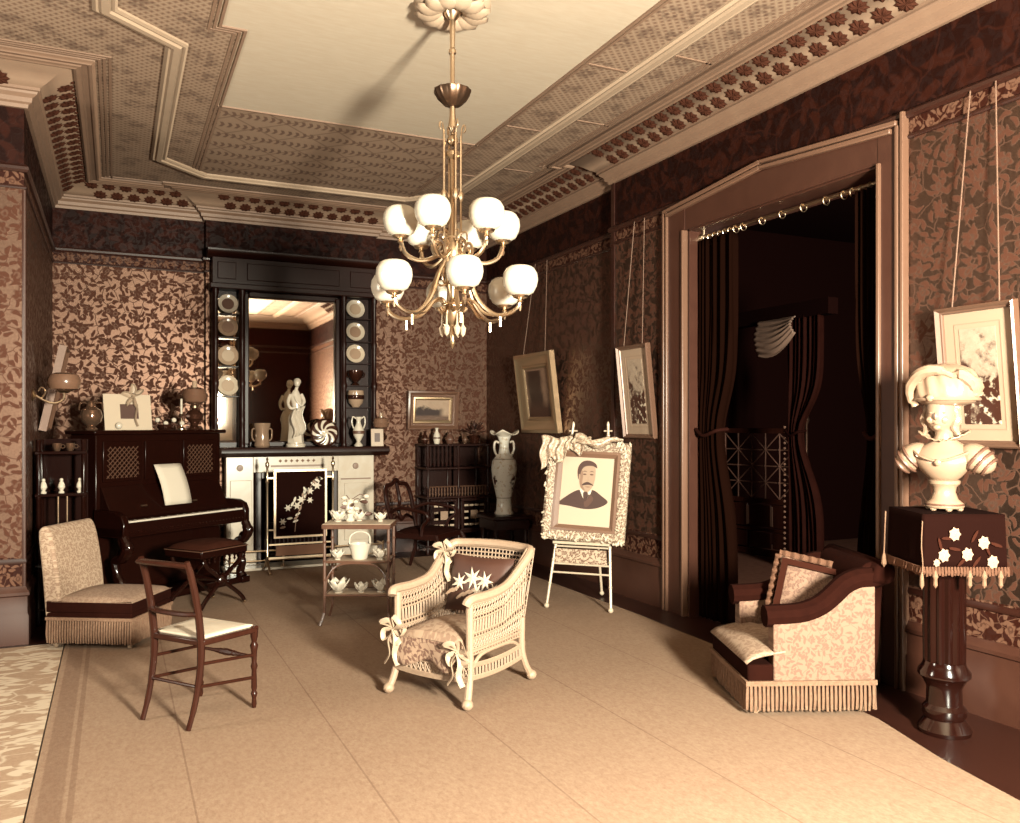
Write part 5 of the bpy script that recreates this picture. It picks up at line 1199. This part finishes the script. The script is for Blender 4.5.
# porcelain bust of a lady in a plumed hat
bu = thing('porcelain_bust', 'white porcelain bust of a lady in a large plumed hat', 'bust', (3.71, 2.85, 1.096), R(-66))
so = MB().lathe([(.085, .012), (.09, .02), (.085, .035), (.062, .055), (.05, .09), (.055, .115), (.07, .13), (.072, .145), (.05, .155)], 28).build('socle', M_bust, bu)
for k in range(6):
    a = k * pi / 3; MB().ball((.07 * cos(a), .07 * sin(a), .008), (.016, .016, .012), 8, 6).build('foot', M_bust, so)
MB().lathe([(.0885, .022), (.0895, .028), (.0865, .034)], 28).build('painted_band', mat('blue_band', .35), so)
def stacked(secs, sg=28, n=4, fold=None):
    pp = catmull([(s_[0], s_[1], s_[2]) for s_ in secs], n); rr_ = catmull([(s_[3], s_[4], 0) for s_ in secs], n); vs = []
    for i, (p, q) in enumerate(zip(pp, rr_)):
        for k in range(sg):
            a = 2 * pi * k / sg; m_ = 1 + (fold(a, p.z) if fold else 0); vs.append((p.x + max(q.x, .002) * m_ * cos(a), p.y + max(q.y, .002) * m_ * sin(a), p.z))
    n_ = len(pp)
    return vs, [(i * sg + k, i * sg + (k + 1) % sg, (i + 1) * sg + (k + 1) % sg, (i + 1) * sg + k) for i in range(n_ - 1) for k in range(sg)] + [tuple(range(sg))[::-1], tuple((n_ - 1) * sg + k for k in range(sg))]
b_ = MB()
HX = -.012
b_.add(*stacked([(0, 0, .15, .06, .055), (0, -.004, .165, .078, .07), (0, -.01, .20, .108, .088), (0, -.012, .235, .13, .096), (0, -.006, .265, .14, .09), (0, .0, .295, .128, .074), (0, .002, .318, .096, .062), (0, .0, .340, .062, .052), (0, -.004, .360, .044, .046), (0, -.010, .385, .040, .044), (HX, -.022, .400, .042, .050), (HX, -.026, .425, .054, .066), (HX, -.024, .46, .062, .076), (HX, -.018, .50, .064, .078), (HX, -.010, .54, .06, .072), (HX, -.006, .57, .03, .04), (HX, -.006, .58, .01, .01)]))
b_.ball((HX, -.102, .462), (.010, .016, .019), 8, 6).ball((HX, -.091, .428), (.016, .010, .007), 10, 6).ball((HX, -.084, .408), (.018, .012, .014), 10, 6)
for s_ in (-1, 1): b_.ball((HX + s_ * .026, -.086, .478), (.014, .010, .006), 8, 6).ball((HX + s_ * .03, -.078, .445), (.022, .018, .02), 8, 6)
b_.build('figure', M_bust, bu)
for s_ in (-1, 1):
    ey = MB().ball((HX + s_ * .026, -.094, .479), (.008, .004, .004), 8, 6).build('painted_eye', mat('painted_trimming', .6, .3), bu)
    sl = MB().ball((0, 0, 0), (.09, .078, .066), 18, 12, Matrix.Translation((s_ * .145, .005, .256)) @ Matrix.Rotation(s_ * R(38), 4, 'Y')).build('puffed_sleeve', M_bust, bu)
    for k in range(3):
        Mq = Matrix.Translation((s_ * .145, .005, .256)) @ Matrix.Rotation(s_ * R(38), 4, 'Y'); hx = s_ * (.0 + .032 * k); q_ = sqrt(max(0, 1 - (hx / .09) ** 2))
        MB().tube([(hx, .079 * q_ * cos(a), .067 * q_ * sin(a)) for a in [i * 2 * pi / 20 for i in range(20)]], .008, 6, True, Mq).build('sleeve_stripe', mat('blue_band', .35), sl)
MB().grid(lambda u, v: ((.05 + .045 * v) * cos(2 * pi * u) * (1 + .25 * v * cos(2 * pi * u) ** 2), -.004 + (.048 + .028 * v) * sin(2 * pi * u), .345 + .045 * v * (.4 + .6 * cos(2 * pi * u) ** 2) + .02 * v * sin(2 * pi * u) + .003 * sin(u * 2 * pi * 18) * v), 112, 5).build('ruff_collar', M_bust, bu, solid=.005)
MB().tube(catmull([(-.14, -.04, .30), (-.08, -.105, .265), (0, -.118, .245), (.08, -.105, .265), (.14, -.04, .30)], 6), .006, 6).ball((0, -.122, .238), (.016, .010, .018), 10, 6).build('bodice_trim', mat('painted_trimming', .6, .3), bu)
hr = MB()
for k in range(20):
    a = pi * (k / 19.) * 1.3 - .45; hr.ball((HX + .064 * cos(a), -.006 + .066 * abs(sin(a)), .475 + .03 * sin(k * 1.9)), (.024, .024, .03), 8, 6)
for s_ in (-1, 1): hr.tube(catmull([(HX + s_ * .06, -.01, .50), (HX + s_ * .075, -.02, .45), (HX + s_ * .062, -.02, .41), (HX + s_ * .08, -.01, .37)], 4), [.018, .022, .018, .012], 8)
hr.build('curled_hair', M_bust, bu)
ht = MB().add(*stacked([(.01, .0, .515, .075, .085), (.012, .0, .53, .12, .115), (.008, .0, .555, .142, .135), (.01, .005, .60, .150, .14), (.006, .01, .65, .138, .13), (.01, .012, .69, .11, .10), (.0, .012, .718, .055, .05), (.0, .012, .724, .01, .01)], 96, 4, lambda a, z: .035 * sin(13 * a + z * 22) * min(1, max(0, (z - .52) * 14))))
ht.build('hat', M_bust, bu)
fe = MB(); random.seed(41)
for k in range(0):
    ph = k * 2.4; zq = .25 + .75 * (k + .5) / 46; rq = sqrt(1 - zq * zq); fe.ball((.012 + .15 * rq * cos(ph), .006 + .135 * rq * sin(ph), .575 + .145 * zq), (.034, .034, .024), 8, 6)
fe.tube(catmull([(.06, -.10, .655), (.0, -.125, .685), (-.07, -.115, .675), (-.125, -.075, .625), (-.138, -.045, .565), (-.125, -.03, .515)], 5), [.02, .032, .036, .036, .034, .03, .026, .018], 10, flat=.8)
for k in range(3): fe.tube(catmull([(.06, -.10 + .03 * k, .655), (.10, -.10 + .04 * k, .66 - .012 * k), (.138, -.07 + .05 * k, .62), (.145, -.04 + .05 * k, .565)], 5), [.018, .028, .03, .024, .014], 8)
fe.build('plumes', M_bust, bu)
MB().tube([(p[0] + .012, p[1], p[2]) for p in ring_pts((0, .0, .545), .143, 28, 'z')], .008, 6, True).ball((-.03, -.138, .55), (.018, .012, .018), 10, 6).build('hat_band', mat('painted_trimming', .6), bu)

# ================================================================== doorway curtains and the room beyond
def curtain(name, label, X, y0, y1, z0, z1, ztie, tie, side, m, folds=9, depth=.05, ny=70, nz=40):
    o = thing(name, label, 'curtain', (X, y0, z0))
    def f(u, v):
        z = lerp(0, z1 - z0, v); zt = ztie - z0
        wd = abs(y1 - y0); k = 1 - (1 - tie) * math.exp(-((z - zt) / .35) ** 2) if z > zt else 1 - (1 - tie) * math.exp(-((z - zt) / .5) ** 2)
        s_ = 1 if y1 > y0 else -1
        return (depth * sin(u * folds * 2 * pi + .6 * sin(v * 5)) * (.55 + .45 * k) + .012 * sin(u * 31), s_ * u * wd * k, z)
    MB().grid(f, ny, nz).build('cloth', m, o, solid=.006)
    tb = catmull([(-depth - .01, -.01, ztie - z0 + .03), (-depth - .03, (y1 - y0) * tie * .5, ztie - z0 - .02), (-depth - .01, (y1 - y0) * tie * 1.02, ztie - z0 + .02), (depth, (y1 - y0) * tie * 1.0, ztie - z0 + .03)], 5)
    MB().tube(tb, .014, 8).build('tie_back', mat('dark_tie', .06, .8), o)
    return o
M_port = mat('dark_portiere', (.0045, .0015, .0009, 1), .95, spec=0.0)
curtain('portiere', 'dark heavy portiere tied back at the far jamb of the doorway', 4.20, 5.385, 4.97, .012, 2.96, 1.45, .62, 1, M_port)
curtain('portiere', 'dark portiere gathered at the doorway jamb behind the fringed armchair', 4.20, 3.60, 3.80, .012, 2.96, 1.45, .6, 1, M_port)
rd = thing('curtain_rod', 'brass curtain rod with rings across the doorway head', 'curtain rod', (4.20, 4.49, 2.99))
MB().tube([(0, -.89, 0), (0, .89, 0)], .014, 10).build('pole', M_brass, rd)
MB().ball((0, .885, 0), .035, 12, 8).tube([(0, .86, 0), (0, .86, .06)], .01, 8).build('finial', M_brass, rd)
rg = MB().tube(ring_pts((0, 0, -.012), .028, 16, 'y'), .004, 6, True).build('ring', M_brass, rd)
ys = [.78, .72, .66, .60, .54, .48, .40, .2, .0, -.2, -.4, -.55, -.62, -.69, -.76]
rg.location = (0, .83, 0)
for y in ys:
    c = rg.copy(); COL.objects.link(c); c.parent = rd; c.location = (0, y, 0)
tag(MB().prism([(4.45, 1.2), (8.9, 1.2), (8.9, 8.1), (4.45, 8.1)], .001, .011, 'xy').build('far_carpet', mat('far_carpet', .34, .95, var=.08, nscale=14), smooth=False), 'brown carpet on the floor of the room beyond the doorway', 'carpet')
# fretwork screen
ls = thing('lattice_screen', 'dark wooden screen with starred lattice in the room beyond', 'screen', (6.7, 7.53, .012), R(-90 + 12))
LW = .52
M_lat = mat('lattice_wood', .42, .4)
MB().box(-LW, LW, -.02, .02, 0, .08).box(-LW, LW, -.02, .02, .60, .66).box(-LW, LW, -.02, .02, 1.40, 1.46).box(-LW, -LW + .05, -.02, .02, .08, 1.40).box(LW - .05, LW, -.02, .02, .08, 1.40).box(-LW, LW, -.02, .02, .28, .32).build('frame', M_midw, ls, bevel=.006)
for i in range(3):
    x0 = -LW + .06 + i * .325
    MB().box(x0, x0 + .30, -.012, .0, .33, .59).build('panel', M_midw, ls, bevel=.015)
    MB().box(x0, x0 + .30, -.012, .0, .09, .27).build('panel', M_midw, ls, bevel=.015)
    if i: MB().cbox((x0 - .012, -.018, .46), (.03, .012, .22)).build('stile', mat('pale_stile', .5, .3), ls)  # stiles paler than the panels
cx = (2 * LW - .1) / 5; cz = .74 / 4
for i in range(6): MB().tube([(-LW + .05 + i * cx, -.012, .66), (-LW + .05 + i * cx, -.012, 1.40)], .008, 6).build('lattice_bar', M_lat, ls)
for j in range(1, 4): MB().tube([(-LW + .05, -.012, .66 + j * cz), (LW - .05, -.012, .66 + j * cz)], .008, 6).build('lattice_bar', M_lat, ls)
for i in range(5):
    for j in range(4):
        x0, z0_ = -LW + .05 + i * cx, .66 + j * cz
        a, b = ((x0, z0_), (x0 + cx, z0_ + cz)) if (i + j) % 2 == 0 else ((x0 + cx, z0_), (x0, z0_ + cz))
        MB().tube([(a[0], -.014, a[1]), (b[0], -.014, b[1])], .007, 6).build('lattice_bar', M_lat, ls)
for i in range(1, 5):
    for j in range(1, 4): MB().ball((-LW + .05 + i * cx, -.02, .66 + j * cz), .016, 8, 6).build('lattice_boss', M_lat, ls)
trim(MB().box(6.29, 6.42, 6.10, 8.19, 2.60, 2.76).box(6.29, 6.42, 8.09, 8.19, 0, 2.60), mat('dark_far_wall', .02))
# inner drape with ball fringe, swag and lamp standard
M_drp = mat('inner_drape', .10, .8, var=.04, nscale=10)
cu = curtain('inner_drape', 'dark drape with a ball fringe beside the lattice screen', 6.35, 6.68, 6.22, .012, 2.62, 1.42, .38, 1, M_drp, 7)
for k in range(26):
    z = .1 + k * .055; kk = 1 - .62 * math.exp(-((z - 1.41) / .5) ** 2)
    MB().ball((-.05, .02, z), .014, 8, 6).build('fringe_ball', mat('tassel', .72), cu)
sw_ = thing('swag', 'pale fringed silk swag above the inner drape', 'drape', (6.30, 6.74, 2.22))
MB().grid(lambda u, v: (-.03 - .06 * sin(pi * v) + .012 * sin(v * 40 + u * 3), lerp(-.22, .32, u), .40 - .38 * v * (1 - .55 * (1 - u)) - .10 * sin(pi * u) * v), 24, 40).build('cloth', mat('swag_silk', .62, .35), sw_, solid=.006)
lp = thing('standard_lamp', 'tall slender lamp with a pale tapering shade beyond the doorway', 'lamp', (6.62, 6.72, .012))
MB().lathe([(.14, 0), (.14, .02), (.04, .05), (.02, .08), (.016, .6), (.03, .64), (.016, .68), (.016, 1.5), (.035, 1.55), (.02, 1.6), (.03, 1.72), (.014, 1.76), (.014, 1.95)], 14).build('stand', mat('dark_bronze', .2), lp)
MB().lathe([(.05, 1.92), (.045, 2.05), (.02, 2.28), (.018, 2.28), (.042, 2.05), (.046, 1.92)], 14).build('shade', mat('pale_drop', .8), lp)

# fine repeated work too small to pick apart singly
for o in bpy.data.objects:
    if o.type == 'MESH' and o.name.split('.')[0] in ('fringe', 'white_keys', 'black_keys', 'beading', 'fretwork', 'spindle_gallery', 'carved_leaves', 'woven_side', 'woven_back', 'woven_stretcher', 'front_apron', 'drop_fringe', 'grate', 'leaves'):
        o['kind'] = 'stuff'
